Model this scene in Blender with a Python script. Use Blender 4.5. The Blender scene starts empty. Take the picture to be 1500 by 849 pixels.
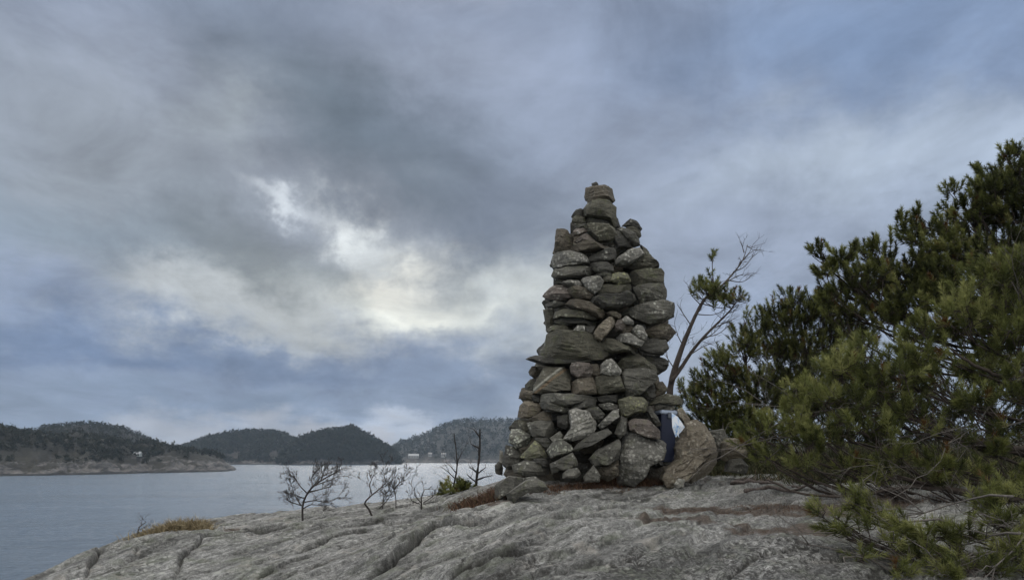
import bpy, math, random
import numpy as np
from mathutils import Vector

S = bpy.context.scene
COL = S.collection
F, CX, HY = 1083.0, 750.0, 668.0          # focal length in photo pixels, principal column, eye-level row
WATER = -12.0                              # the sea lies 12 m below the eye
R = math.radians

# ------------------------------------------------------------------ camera
cam = bpy.data.objects.new('camera', bpy.data.cameras.new('camera'))
COL.objects.link(cam)
cam.location = (0, 0, 0)
cam.rotation_euler = (R(90), 0, 0)
cam.data.sensor_width = 36
cam.data.lens = 36 * F / 1500
cam.data.shift_y = (HY - 424.5) / 1500
cam.data.clip_start = 0.05
cam.data.clip_end = 20000
S.camera = cam

# ------------------------------------------------------------------ exposure
S.view_settings.view_transform = 'Standard'
S.view_settings.look = 'None'
S.view_settings.exposure = 0.0
S.view_settings.gamma = 1.0
S.view_settings.use_curve_mapping = False
try:
    S.cycles.use_denoising = True
    S.cycles.max_bounces = 6
    S.cycles.diffuse_bounces = 3
    S.cycles.glossy_bounces = 3
    S.cycles.transmission_bounces = 2
    S.cycles.volume_bounces = 0
    S.cycles.caustics_reflective = False
    S.cycles.caustics_refractive = False
except Exception:
    pass

# ------------------------------------------------------------------ sky and sun
SUN_EL, SUN_AZ = 24.0, -8.0
def lin(c):
    return tuple(((v / 255) / 12.92 if v / 255 <= .04045 else ((v / 255 + .055) / 1.055) ** 2.4) for v in c)

class Nodes:
    def __init__(s, tree):
        s.t = tree
    def n(s, kind, **kw):
        o = s.t.nodes.new(kind)
        for k, v in kw.items():
            setattr(o, k, v)
        return o
    def link(s, a, b):
        s.t.links.new(a, b)
    def put(s, sock, v):
        if isinstance(v, bpy.types.NodeSocket):
            s.link(v, sock)
        elif isinstance(v, (tuple, list)) and sock.type == 'RGBA' and len(v) == 3:
            sock.default_value = (*v, 1)
        else:
            sock.default_value = v
    def math(s, op, a, b=0.0, c=None, clamp=False):
        o = s.n('ShaderNodeMath', operation=op, use_clamp=clamp)
        s.put(o.inputs[0], a); s.put(o.inputs[1], b)
        if c is not None: s.put(o.inputs[2], c)
        return o.outputs[0]
    def vm(s, op, a, b=None):
        o = s.n('ShaderNodeVectorMath', operation=op)
        s.put(o.inputs[0], a)
        if b is not None: s.put(o.inputs[1], b)
        return o.outputs['Value'] if op in ('DOT_PRODUCT', 'LENGTH') else o.outputs[0]
    def mix(s, f, a, b, blend='MIX'):
        o = s.n('ShaderNodeMix', data_type='RGBA', blend_type=blend)
        s.put(o.inputs['Factor'], f); s.put(o.inputs[6], a); s.put(o.inputs[7], b)
        return o.outputs[2]
    def noise(s, vec, scale, detail=4, rough=.55, dist=0.0, colour=False):
        o = s.n('ShaderNodeTexNoise')
        s.put(o.inputs['Vector'], vec)
        o.inputs['Scale'].default_value = scale
        o.inputs['Detail'].default_value = detail
        o.inputs['Roughness'].default_value = rough
        o.inputs['Distortion'].default_value = dist
        return o.outputs['Color'] if colour else o.outputs['Fac']
    def ramp(s, f, stops):
        o = s.n('ShaderNodeValToRGB')
        s.put(o.inputs[0], f)
        e = o.color_ramp.elements
        while len(e) < len(stops): e.new(.5)
        for el, (p, c) in zip(e, stops):
            el.position = p
            el.color = (c, c, c, 1) if isinstance(c, (int, float)) else (*c, 1)
        return o.outputs[0]
    def remap(s, v, a, b, c=0.0, d=1.0):
        o = s.n('ShaderNodeMapRange')
        s.put(o.inputs[0], v)
        for i, k in enumerate((a, b, c, d)): o.inputs[i + 1].default_value = k
        return o.outputs[0]
    def mapping(s, vec, loc=(0, 0, 0), rot=(0, 0, 0), scale=(1, 1, 1), kind='POINT'):
        o = s.n('ShaderNodeMapping', vector_type=kind)
        s.put(o.inputs[0], vec)
        o.inputs[1].default_value = loc; o.inputs[2].default_value = rot; o.inputs[3].default_value = scale
        return o.outputs[0]

world = bpy.data.worlds.new('World')
S.world = world
world.use_nodes = True
world.node_tree.nodes.clear()
W = Nodes(world.node_tree)
BG = 0.1
out = W.n('ShaderNodeOutputWorld'); bgn = W.n('ShaderNodeBackground')
bgn.inputs['Strength'].default_value = BG
W.link(bgn.outputs[0], out.inputs[0])
geo = W.n('ShaderNodeTexCoord')
sep = W.n('ShaderNodeSeparateXYZ'); W.link(geo.outputs['Generated'], sep.inputs[0])
dx, dy, dz = sep.outputs
az = W.math('ARCTAN2', dx, dy)
el = W.math('ARCSINE', dz)
cmb = W.n('ShaderNodeCombineXYZ'); W.link(az, cmb.inputs[0]); W.link(el, cmb.inputs[1])
# cloud-deck coordinates: the direction carried up to a flat layer, so that clouds crowd towards the horizon
den = W.math('ADD', W.math('MAXIMUM', dz, 0.0), 0.22)
deck = W.n('ShaderNodeCombineXYZ')
W.link(W.math('DIVIDE', dx, den), deck.inputs[0]); W.link(W.math('DIVIDE', dy, den), deck.inputs[1]); W.link(dz, deck.inputs[2])
deckv = deck.outputs[0]
w1 = W.vm('SUBTRACT', W.noise(W.mapping(deckv, scale=(1, .8, 1)), 2.2, 5, .55, colour=True), (.5, .5, .5))
w2 = W.vm('SUBTRACT', W.noise(geo.outputs['Generated'], 8.0, 8, .66, colour=True), (.5, .5, .5))
warp = W.vm('ADD', W.vm('MULTIPLY', w1, (.19, .15, 0)), W.vm('MULTIPLY', w2, (.16, .125, 0)))
pos = W.vm('ADD', cmb.outputs[0], warp)
sky = W.n('ShaderNodeTexSky', sky_type='NISHITA')
sky.sun_disc = False
sky.sun_elevation = R(SUN_EL); sky.sun_rotation = R(SUN_AZ)
def cloud(c):
    return tuple(v / BG for v in lin(c))
deck_grey = W.ramp(W.remap(el, -.1, .9), [(0.0, tuple(v for v in lin((154, 168, 190)))), (.25, lin((150, 163, 185))),
                                          (.45, lin((142, 153, 174))), (1.0, lin((150, 162, 184)))])
deck_grey = W.mix(1.0, deck_grey, (1 / BG, 1 / BG, 1 / BG), 'MULTIPLY')
# an overcast sky is brightest overhead; boosted there and behind the viewer, out of view, to light the foreground
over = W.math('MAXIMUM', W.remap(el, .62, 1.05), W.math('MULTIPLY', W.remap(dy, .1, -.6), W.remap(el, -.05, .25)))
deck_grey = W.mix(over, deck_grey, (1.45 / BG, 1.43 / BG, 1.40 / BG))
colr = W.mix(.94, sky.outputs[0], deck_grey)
BLOBS = [  # photo column, row, half-widths, tilt, colour, weight: the cloud masses, as directions in the sky
    (565, 190, 290, 115, -28, (104, 117, 129), .95), (735, 340, 110, 110, 0, (110, 120, 135), .9),
    (300, 362, 190, 58, -4, (116, 127, 138), .9), (80, 330, 150, 55, 0, (152, 168, 184), .7), (420, 390, 150, 55, -10, (108, 117, 125), .95),
    (150, 190, 230, 90, -12, (160, 169, 179), .65), (120, 250, 150, 40, 5, (154, 162, 170), .4),
    (330, 165, 60, 60, -30, (178, 188, 196), .55),
    (700, 5, 420, 60, 0, (128, 142, 166), .55), (640, 110, 90, 60, -20, (152, 163, 183), .55),
    (1250, 80, 380, 110, 0, (126, 148, 182), .9), (800, 185, 90, 90, -45, (146, 158, 180), .5),
    (960, 260, 160, 100, 0, (140, 151, 170), .6),
    (1225, 250, 190, 46, 4, (186, 200, 217), .85), (1430, 215, 120, 70, 0, (178, 193, 213), .65),
    (1120, 340, 180, 60, 0, (148, 160, 181), .6), (1150, 445, 150, 40, 0, (160, 176, 203), .6),
    (250, 440, 110, 36, -14, (192, 198, 200), .65), (420, 455, 140, 32, -3, (204, 208, 206), .7),
    (720, 455, 100, 45, -5, (206, 211, 208), .75), (780, 500, 90, 60, 0, (188, 196, 201), .6),
    (600, 438, 125, 46, -10, (206, 213, 214), .8), (575, 422, 42, 30, 20, (255, 255, 247), .95), (606, 456, 56, 18, -6, (250, 252, 243), .9), (640, 438, 44, 14, -10, (232, 235, 230), .7), (690, 464, 46, 12, -4, (224, 229, 226), .7), (545, 458, 36, 12, 4, (228, 233, 228), .7), (300, 456, 60, 13, -4, (206, 211, 212), .7), (235, 424, 46, 16, -24, (204, 210, 213), .7), (380, 478, 50, 9, 0, (204, 209, 208), .6),
    (527, 338, 20, 40, 38, (232, 238, 240), .9), (440, 286, 34, 12, 0, (222, 230, 238), .85),
    (0, 430, 150, 60, 0, (142, 158, 186), .5),
    (180, 520, 340, 45, 0, (116, 136, 168), 1.0), (440, 540, 210, 36, -4, (118, 135, 162), .95),
    (680, 560, 150, 30, 0, (122, 138, 163), .85), (300, 570, 300, 20, 0, (138, 153, 180), .5),
    (400, 604, 560, 26, 0, (130, 148, 174), .9), (590, 632, 70, 18, 0, (198, 209, 226), .6),
]
for (bx, by, rx, ry, rot, c, wt) in BLOBS:
    ux, uz = (bx - CX) / F, (HY - by) / F
    a0 = math.atan(ux); e0 = math.atan(uz / math.hypot(1, ux))
    ca, ce = math.cos(a0), math.cos(e0)
    v = W.mapping(pos, (a0, e0, 0), (0, 0, R(rot)), (rx / F * ca * ca * 1.1, ry / F * ca * ce * ce * 1.1, 1), 'TEXTURE')
    v = W.vm('MULTIPLY', v, (1, 1, 0))
    g = W.math('POWER', math.exp(-.8), W.vm('DOT_PRODUCT', v, v))
    colr = W.mix(W.math('MULTIPLY', g, wt), colr, cloud(c))
# finer cloud texture everywhere
fine = W.noise(W.mapping(deckv, scale=(1, .7, 1)), 3.4, 8, .62, .6)
fine2 = W.noise(W.mapping(geo.outputs['Generated'], scale=(1, 1, 2.2)), 7.0, 7, .6, .4)
fv = W.math('ADD', W.remap(fine, .25, .75, -.20, .20), W.remap(fine2, .25, .75, -.20, .20))
fv = W.math('ADD', fv, 1.0)
fc = W.n('ShaderNodeCombineColor')
for i in range(3): W.link(fv, fc.inputs[i])
colr = W.mix(1.0, colr, fc.outputs[0], 'MULTIPLY')
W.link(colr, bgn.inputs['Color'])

sd = bpy.data.lights.new('sun', 'SUN')
sd.energy = 0.8; sd.angle = R(24); sd.color = (1.0, .95, .87)
sun = bpy.data.objects.new('sun', sd); COL.objects.link(sun)
sdir = Vector((math.sin(R(SUN_AZ)) * math.cos(R(SUN_EL)), math.cos(R(SUN_AZ)) * math.cos(R(SUN_EL)), math.sin(R(SUN_EL))))
sun.rotation_euler = sdir.to_track_quat('Z', 'Y').to_euler()

# ------------------------------------------------------------------ helpers
rng = np.random.default_rng(7)
random.seed(7)
_perm = np.random.default_rng(3).permutation(256)
_perm = np.concatenate([_perm, _perm, _perm])
_g3 = np.random.default_rng(4).normal(size=(256, 3)); _g3 /= np.linalg.norm(_g3, axis=1)[:, None]

def perlin(p):
    p = np.asarray(p, float)
    i = np.floor(p).astype(int); f = p - i
    u = f * f * f * (f * (f * 6 - 15) + 10)
    i &= 255
    r = 0
    for a in (0, 1):
        wa = u[..., 0] if a else 1 - u[..., 0]
        for b in (0, 1):
            wb = u[..., 1] if b else 1 - u[..., 1]
            for c in (0, 1):
                wc = u[..., 2] if c else 1 - u[..., 2]
                h = _perm[_perm[_perm[(i[..., 0] + a) & 255] + ((i[..., 1] + b) & 255)] + ((i[..., 2] + c) & 255)]
                g = _g3[h]
                d = f - np.array([a, b, c])
                r = r + wa * wb * wc * (g * d).sum(-1)
    return r * 1.4

def fbm(p, octaves=4, gain=.5, lac=2.03):
    r = 0; a = 1.0; p = np.asarray(p, float)
    for k in range(octaves):
        r = r + a * perlin(p + 17.3 * k); p = p * lac; a *= gain
    return r

def at(px, py, Y):
    return np.array([(px - CX) / F * Y, Y, (HY - py) / F * Y])

def smooth(a, b, x):
    t = np.clip((x - a) / (b - a), 0, 1)
    return t * t * (3 - 2 * t)

def mesh(name, verts, faces, mat=None, parent=None, shade=True, loc=None, attr=None):
    """One mesh object. faces: list of (n,k) integer arrays."""
    verts = np.asarray(verts, float)
    if loc is not None: verts = verts - np.asarray(loc)
    me = bpy.data.meshes.new(name)
    fl = [np.asarray(f, int) for f in faces if len(f)]
    nl = sum(f.size for f in fl); nf = sum(len(f) for f in fl)
    me.vertices.add(len(verts)); me.vertices.foreach_set('co', verts.ravel())
    me.loops.add(nl); me.loops.foreach_set('vertex_index', np.concatenate([f.ravel() for f in fl]))
    tot = np.concatenate([np.full(len(f), f.shape[1]) for f in fl])
    st = np.concatenate([[0], np.cumsum(tot)[:-1]])
    me.polygons.add(nf)
    me.polygons.foreach_set('loop_start', st)
    me.polygons.foreach_set('loop_total', tot)
    me.polygons.foreach_set('use_smooth', np.full(nf, bool(shade)))
    if attr:
        for k, v in attr.items():
            v = np.asarray(v, np.float32)
            if v.ndim == 1:
                a = me.attributes.new(k, 'FLOAT', 'POINT'); a.data.foreach_set('value', v)
            else:
                a = me.attributes.new(k, 'FLOAT_COLOR', 'POINT')
                a.data.foreach_set('color', np.concatenate([v, np.ones((len(v), 1), np.float32)], 1).ravel())
    me.update(calc_edges=True); me.validate()
    o = bpy.data.objects.new(name, me)
    if mat:
        for m in (mat if isinstance(mat, (list, tuple)) else [mat]): me.materials.append(m)
    COL.objects.link(o)
    if parent is not None: o.parent = parent
    if loc is not None: o.location = loc
    return o

def tag(o, label=None, cat=None, group=None, kind=None):
    for k, v in (('label', label), ('category', cat), ('group', group), ('kind', kind)):
        if v: o[k] = v
    return o

def thing(name, label, cat, loc, group=None):
    o = bpy.data.objects.new(name, None); COL.objects.link(o)
    o.location = tuple(float(v) for v in loc); o.empty_display_size = .2
    return tag(o, label, cat, group)

class Geo:
    """Collects geometry for ONE mesh."""
    def __init__(s): s.v = []; s.f3 = []; s.f4 = []; s.n = 0; s.a = []
    def add(s, v, tris=None, quads=None, a=0.5):
        v = np.asarray(v, float).reshape(-1, 3)
        if tris is not None and len(tris): s.f3.append(np.asarray(tris, int) + s.n)
        if quads is not None and len(quads): s.f4.append(np.asarray(quads, int) + s.n)
        s.v.append(v); s.n += len(v)
        s.a.append(np.full(len(v), a) if np.isscalar(a) else np.asarray(a, float))
    def tube(s, pts, rad, sides=5, a=.5):
        pts = np.asarray(pts, float); m = len(pts)
        rad = np.broadcast_to(np.asarray(rad, float), (m,))
        t = np.gradient(pts, axis=0); t /= np.linalg.norm(t, axis=1)[:, None] + 1e-9
        ref = np.array([.31, .2, .93]); 
        n1 = np.cross(t, ref); bad = np.linalg.norm(n1, axis=1) < .15
        n1[bad] = np.cross(t[bad], np.array([1., .1, 0])); n1 /= np.linalg.norm(n1, axis=1)[:, None] + 1e-9
        n2 = np.cross(t, n1)
        th = np.arange(sides) / sides * 2 * np.pi
        ring = pts[:, None] + rad[:, None, None] * (np.cos(th)[None, :, None] * n1[:, None] + np.sin(th)[None, :, None] * n2[:, None])
        q = []
        k = np.arange(sides)
        for i in range(m - 1):
            q.append(np.stack([i * sides + k, i * sides + (k + 1) % sides, (i + 1) * sides + (k + 1) % sides, (i + 1) * sides + k], 1))
        v = np.concatenate([ring.reshape(-1, 3), pts[:1], pts[-1:]])
        c0, c1 = m * sides, m * sides + 1
        tr = np.concatenate([np.stack([np.full(sides, c0), (k + 1) % sides, k], 1),
                             np.stack([np.full(sides, c1), (m - 1) * sides + k, (m - 1) * sides + (k + 1) % sides], 1)])
        s.add(v, tr, np.concatenate(q), a)
    def box(s, lo, hi, a=.5):
        x0, y0, z0 = lo; x1, y1, z1 = hi
        v = [(x0, y0, z0), (x1, y0, z0), (x1, y1, z0), (x0, y1, z0), (x0, y0, z1), (x1, y0, z1), (x1, y1, z1), (x0, y1, z1)]
        s.add(v, None, [(0, 3, 2, 1), (4, 5, 6, 7), (0, 1, 5, 4), (1, 2, 6, 5), (2, 3, 7, 6), (3, 0, 4, 7)], a)
    def build(s, name, mat=None, parent=None, loc=None, shade=True, attr=None):
        if s.n == 0: return None
        f = []
        if s.f3: f.append(np.concatenate(s.f3))
        if s.f4: f.append(np.concatenate(s.f4))
        v = np.concatenate(s.v)
        if parent is not None and loc is None:
            v = v - np.array(parent.location)     # parts are written in the thing's own space
        o = mesh(name, v, f, mat, parent, shade, loc, {attr: np.concatenate(s.a)} if attr else None)
        return o

def material(name):
    m = bpy.data.materials.new(name); m.use_nodes = True
    N = Nodes(m.node_tree)
    b = m.node_tree.nodes['Principled BSDF']
    return m, N, b

def bump(N, b, height, strength=.5, dist=.02, prev=None):
    o = N.n('ShaderNodeBump')
    o.inputs['Strength'].default_value = strength; o.inputs['Distance'].default_value = dist
    N.put(o.inputs['Height'], height)
    if prev is not None: N.link(prev, o.inputs['Normal'])
    N.link(o.outputs[0], b.inputs['Normal'])
    return o.outputs[0]

# ------------------------------------------------------------------ materials
def stone_mat(name, dark, mid, light, lichen=.25, lich_col=(.42, .42, .36), band=1.0, green=0.2):
    m, N, b = material(name)
    tc = N.n('ShaderNodeTexCoord').outputs['Object']
    oi = N.n('ShaderNodeObjectInfo').outputs['Random']
    off = N.n('ShaderNodeCombineXYZ'); N.link(N.math('MULTIPLY', oi, 37.0), off.inputs[0]); N.link(N.math('MULTIPLY', oi, 11.0), off.inputs[2])
    p = N.vm('ADD', tc, off.outputs[0])
    big = N.noise(p, 5.0, 5, .6)
    layer = N.noise(N.mapping(p, rot=(.15, .2, 0), scale=(2.5, 2.5, 22 * band)), 1.6, 5, .6, .3)
    grain = N.noise(p, 70.0, 4, .7)
    t = N.math('ADD', N.math('MULTIPLY', big, .55), N.math('MULTIPLY', layer, .45))
    c = N.ramp(t, [(.3, dark), (.5, mid), (.68, light)])
    c = N.mix(.8, c, N.ramp(grain, [(.3, .55), (.5, 1.0), (.72, 1.5)]), 'MULTIPLY')
    gm = N.remap(N.noise(p, 9.0, 4, .6, .5), .56, .68)
    c = N.mix(N.math('MULTIPLY', gm, green), c, (.13, .15, .055))
    sp = N.n('ShaderNodeTexVoronoi'); N.link(N.vm('ADD', p, N.vm('MULTIPLY', N.noise(p, 22, 3, .6, colour=True), (.05, .05, .05))), sp.inputs['Vector'])
    sp.inputs['Scale'].default_value = 26
    spot = N.math('MULTIPLY', N.remap(sp.outputs['Distance'], .46, .24), N.remap(N.noise(p, 7.0, 3, .6), .62 - lichen * .35, .74 - lichen * .3))
    c = N.mix(N.math('MULTIPLY', spot, .85), c, lich_col)
    dk = N.remap(N.noise(p, 14.0, 5, .65, .4), .60, .68)
    c = N.mix(N.math('MULTIPLY', dk, .55), c, (.030, .029, .026))
    v = N.remap(oi, 0, 1, .82, 1.18)
    vc = N.n('ShaderNodeCombineColor'); [N.link(v, vc.inputs[i]) for i in range(3)]
    c = N.mix(1.0, c, vc.outputs[0], 'MULTIPLY')
    N.link(c, b.inputs['Base Color'])
    b.inputs['Roughness'].default_value = .82
    h = N.math('ADD', N.math('MULTIPLY', layer, .8), N.math('ADD', N.math('MULTIPLY', N.noise(p, 28, 6, .65), .8), N.math('MULTIPLY', grain, .25)))
    bump(N, b, h, .9, .022)
    return m

SM = {
    'grey':  stone_mat('grey_gneiss', (0.043, 0.041, 0.034), (0.086, 0.083, 0.069), (0.144, 0.138, 0.117), .25),
    'olive': stone_mat('olive_gneiss', (0.038, 0.036, 0.027), (0.077, 0.073, 0.053), (0.124, 0.118, 0.088), .25, (.30, .30, .23), 1, .3),
    'pink':  stone_mat('pinkish_gneiss', (0.056, 0.046, 0.040), (0.112, 0.095, 0.081), (0.176, 0.150, 0.131), .3, (.36, .34, .30)),
    'pale':  stone_mat('pale_speckled_gneiss', (0.078, 0.075, 0.064), (0.161, 0.156, 0.136), (0.276, 0.267, 0.235), .75, (.44, .43, .38)),
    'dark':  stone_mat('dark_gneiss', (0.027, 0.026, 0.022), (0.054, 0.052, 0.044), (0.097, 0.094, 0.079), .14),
    'brown': stone_mat('brown_gneiss', (0.043, 0.036, 0.027), (0.088, 0.075, 0.055), (0.144, 0.125, 0.094), .2, (.30, .28, .22)),
    'yellow': stone_mat('yellow_lichened_gneiss', (0.057, 0.056, 0.036), (0.104, 0.101, 0.069), (0.158, 0.154, 0.108), .6, (.29, .29, .145)),
    'tan':   stone_mat('tan_rough_granite', (0.075, 0.061, 0.044), (0.151, 0.129, 0.095), (0.246, 0.217, 0.166), .5, (.36, .33, .27)),
}

def simple_mat(name, c, rough=.6, metal=0.0, var=.0, scale=20):
    m, N, b = material(name)
    if var:
        tc = N.n('ShaderNodeTexCoord').outputs['Object']
        k = N.ramp(N.noise(tc, scale, 4, .6), [(.3, 1 - var), (.7, 1 + var)])
        N.link(N.mix(1.0, c, k, 'MULTIPLY'), b.inputs['Base Color'])
    else:
        b.inputs['Base Color'].default_value = (*c, 1)
    b.inputs['Roughness'].default_value = rough; b.inputs['Metallic'].default_value = metal
    return m

def tint_mat(name, stops, rough=.65, attr='tint', spec=.3, thin=0):
    m, N, b = material(name)
    a = N.n('ShaderNodeAttribute', attribute_name=attr)
    N.link(N.ramp(a.outputs['Fac'], stops), b.inputs['Base Color'])
    b.inputs['Roughness'].default_value = rough
    b.inputs['Specular IOR Level'].default_value = spec
    if thin:
        tr = N.n('ShaderNodeBsdfTranslucent'); mx = N.n('ShaderNodeMixShader'); mx.inputs[0].default_value = thin
        N.link(b.inputs['Base Color'].links[0].from_socket, tr.inputs['Color'])
        N.link(b.outputs[0], mx.inputs[1]); N.link(tr.outputs[0], mx.inputs[2])
        N.link(mx.outputs[0], m.node_tree.nodes['Material Output'].inputs['Surface'])
    return m

def bark_mat(name, c0, c1):
    m, N, b = material(name)
    tc = N.n('ShaderNodeTexCoord').outputs['Object']
    n = N.noise(N.mapping(tc, scale=(1, 1, .35)), 45, 5, .65)
    N.link(N.ramp(n, [(.3, c0), (.7, c1)]), b.inputs['Base Color'])
    b.inputs['Roughness'].default_value = .9
    bump(N, b, n, .6, .01)
    return m

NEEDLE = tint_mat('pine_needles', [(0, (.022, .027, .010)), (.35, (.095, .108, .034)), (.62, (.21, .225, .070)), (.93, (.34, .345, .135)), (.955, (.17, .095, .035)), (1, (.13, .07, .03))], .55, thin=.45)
NEEDLE_LIT = tint_mat('lit_pine_needles', [(0, (.030, .036, .012)), (.35, (.115, .132, .040)), (.62, (.21, .228, .072)), (.95, (.34, .345, .135)), (.965, (.18, .10, .04)), (1, (.15, .08, .03))], .55, thin=.45)  # lit copy of the needles: brighter light on near boughs put into the colour
BARK = bark_mat('pine_bark', (.028, .022, .018), (.08, .062, .05))
DEADWOOD = bark_mat('grey_dead_wood', (.07, .062, .055), (.18, .162, .145))
DARKWOOD = bark_mat('dark_dead_wood', (.018, .015, .014), (.055, .048, .044))

# ------------------------------------------------------------------ the rock headland
def _table(xs, ys, lo, hi, n=1200, w=31):
    t = np.linspace(lo, hi, n); y = np.interp(t, xs, ys)
    k = np.hanning(w); k /= k.sum()
    y = np.convolve(np.pad(y, w // 2, mode='edge'), k, 'valid')
    return t, y
_YT = _table([-60, -30, -10, 0, 2, 3.5, 4.5, 5.5, 6.3, 7, 8, 9, 10, 14, 20, 34, 50, 90], [-14, -9, -2.6, -1.55, -1.2, -.80, -.62, -.475, -.37, -.285, -.225, -.2, -.19, -.1, .3, .1, -4, -15], -60, 90, 6000, 41)
_LT = _table([-60, -8, -5.8, -4.7, -4.35, -4.1, -3.8, -3.5, -3.1, -2, -1, 0, 3, 8, 20, 45, 80], [-14, -9, -5.0, -2.3, -1.35, -.74, -.50, -.415, -.365, -.30, -.185, 0, 0, .1, .3, -1, -14], -60, 80, 6000, 25)
_DT = _table([0, 7.6, 8.2, 9, 10, 12, 18, 26, 90], [0, 0, -.02, -.22, -.7, -2.2, -8, -14, -14], 0, 90, 6000, 21)
def zbase(x, y):
    x = np.asarray(x, float); y = np.asarray(y, float)
    z = np.interp(y, *_YT)
    zl = np.interp(x, *_LT)
    drop = np.interp(y, *_DT) * (1 - smooth(-.3, 3.0, x))
    return np.maximum(z + zl + drop, -14.0)

def ground_hit(px, py, lo=3.0, hi=30.0):
    ys = np.linspace(lo, hi, 5400)
    x = (px - CX) / F * ys; zr = (HY - py) / F * ys
    hit = np.nonzero(zbase(x, ys) >= zr)[0]
    y = ys[hit[0]] if len(hit) else hi
    return np.array([(px - CX) / F * y, y, float(zbase((px - CX) / F * y, y))])

CRACKS = [  # photo polylines of the joints in the rock, carved where their rays meet the ground; depth, width
    ([(525, 849), (551, 834), (575, 822), (600, 800), (621, 782), (640, 772), (664, 771), (709, 763), (730, 752)], 0.128, .05),
    ([(380, 777), (420, 772), (447, 767), (487, 771), (508, 769), (575, 761), (640, 752)], 0.053, .03),
    ([(435, 808), (462, 800), (481, 788), (517, 779), (560, 768)], 0.068, .035),
    ([(370, 849), (395, 838), (425, 824), (470, 806)], 0.053, .03),
    ([(250, 849), (271, 813), (305, 788), (335, 782), (420, 768), (470, 760)], 0.068, .035),
    ([(122, 849), (134, 832), (150, 798)], 0.090, .04),
    ([(650, 849), (668, 838), (690, 828), (735, 818), (800, 806)], 0.083, .04),
    ([(780, 772), (840, 767), (890, 765), (960, 768), (1010, 772)], 0.053, .025),
    ([(620, 773), (648, 761), (657, 755), (690, 745), (740, 738)], 0.045, .022),
    ([(740, 800), (800, 785), (850, 783), (900, 790)], 0.030, .02),
    ([(955, 752), (1000, 750), (1060, 749), (1110, 742), (1180, 746)], 0.053, .03),
    ([(1075, 717), (1120, 714), (1160, 720), (1230, 722)], 0.053, .025),
    ([(1060, 849), (1085, 830), (1130, 812), (1200, 800)], 0.045, .03),
    ([(800, 849), (850, 832), (910, 826), (960, 830)], 0.030, .02),
    ([(560, 849), (640, 815), (720, 790), (800, 776), (900, 758)], .030, .022),
    ([(420, 849), (500, 812), (580, 790), (640, 780)], .030, .02),
    ([(300, 820), (380, 800), (450, 782), (520, 770)], .025, .02),
    ([(700, 849), (790, 815), (880, 800), (960, 792)], .030, .022),
    ([(160, 849), (200, 812), (250, 790), (290, 780)], .025, .02),
    ([(870, 849), (930, 812), (990, 792), (1060, 788)], 0.027, .02),
]
def patch_mask(x, y, spots):
    m = np.zeros_like(x)
    for (px, py, rx, ry) in spots:       # photo column/row of the patch, half-sizes in metres
        h = ground_hit(px, py)
        m = np.maximum(m, np.exp(-(((x - h[0]) / rx) ** 2 + ((y - h[1]) / ry) ** 2)))
    return m
LITTER = [(1000, 752, .45, .16), (1060, 750, .45, .14), (1140, 745, .5, .25), (1200, 748, .5, .3), (960, 770, .3, .1), (1010, 772, .3, .12), (1115, 778, .32, .16), (1180, 775, .4, .2),
          (790, 712, .5, .12), (880, 708, .5, .12), (960, 705, .3, .12), (730, 735, .22, .15), (700, 728, .35, .3), (1300, 740, .5, .25), (1100, 700, .7, .3) , (330, 776, .3, .15)]
BLACK = [(960, 830, .30, .28), (1000, 820, .25, .2), (925, 845, .25, .22), (1100, 820, .35, .3), (1150, 835, .4, .3), (1060, 845, .3, .2), (820, 822, .25, .1), (700, 790, .14, .06), (780, 800, .12, .06), (730, 843, .3, .12), (1180, 800, .35, .2), (1230, 830, .4, .3)]

def grid_axis(lo, a, b, hi, step, grow=1.13):
    mid = np.arange(a, b, step); s = step; left = [a]; right = [mid[-1]]
    while left[-1] > lo: s *= grow; left.append(left[-1] - s)
    s = step
    while right[-1] < hi: s *= grow; right.append(right[-1] + s)
    return np.concatenate([left[:0:-1], mid, right[1:]])

gx = grid_axis(-60, -4.6, 4.4, 80, .0125)
gy = grid_axis(-60, 3.4, 9.0, 90, .0125)
XX, YY = np.meshgrid(gx, gy)
def rock_detail(x, y, fine=True):
    sh = x.shape
    th = R(38)
    u = x * math.sin(th) + y * math.cos(th); v = x * math.cos(th) - y * math.sin(th)
    p = np.stack([u * .30, v * 1.2, 0 * u], -1)
    wob = fbm(np.stack([x * .9, y * .9, 0 * x + 5], -1), 3)
    zz = .075 * fbm(np.stack([x * .45, y * .45, 0 * x], -1), 3)
    zz += .045 * fbm(np.stack([u * .45, v * 1.9 + wob * .5, 0 * u], -1), 4)
    lay = fbm(np.stack([u * .9, v * 5.0 + wob * 1.4, 0 * u + 3], -1), 4)
    zz += .010 * (1 - np.abs(lay) * 2.2)
    st = v * 3.1 + wob * 1.1 + .35 * fbm(np.stack([u * 1.2, v * 1.2, 0 * u + 9], -1), 3)
    saw = st - np.floor(st)
    zz += .036 * (np.clip(saw / .93, 0, 1) - np.clip((saw - .93) / .07, 0, 1)) * (.4 + .9 * np.clip(fbm(np.stack([x * .7, y * .7, 0 * x + 21], -1), 2) + .35, 0, 1))
    zz += .009 * fbm(np.stack([u * 3, v * 13, 0 * u + 1], -1), 4)
    pit = fbm(np.stack([u * 7, v * 17, 0 * u + 13], -1), 4)
    zz -= .014 * np.clip(pit - .22, 0, .5) / .3
    zz += .0045 * fbm(np.stack([x * 22, y * 22, 0 * x + 1], -1), 4)
    return zz
near = smooth(60, 12, np.hypot(XX, YY - 6))
amp = (.30 + .70 * smooth(9.5, 7.6, YY)) * near
DET = rock_detail(XX, YY) - .035
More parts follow.
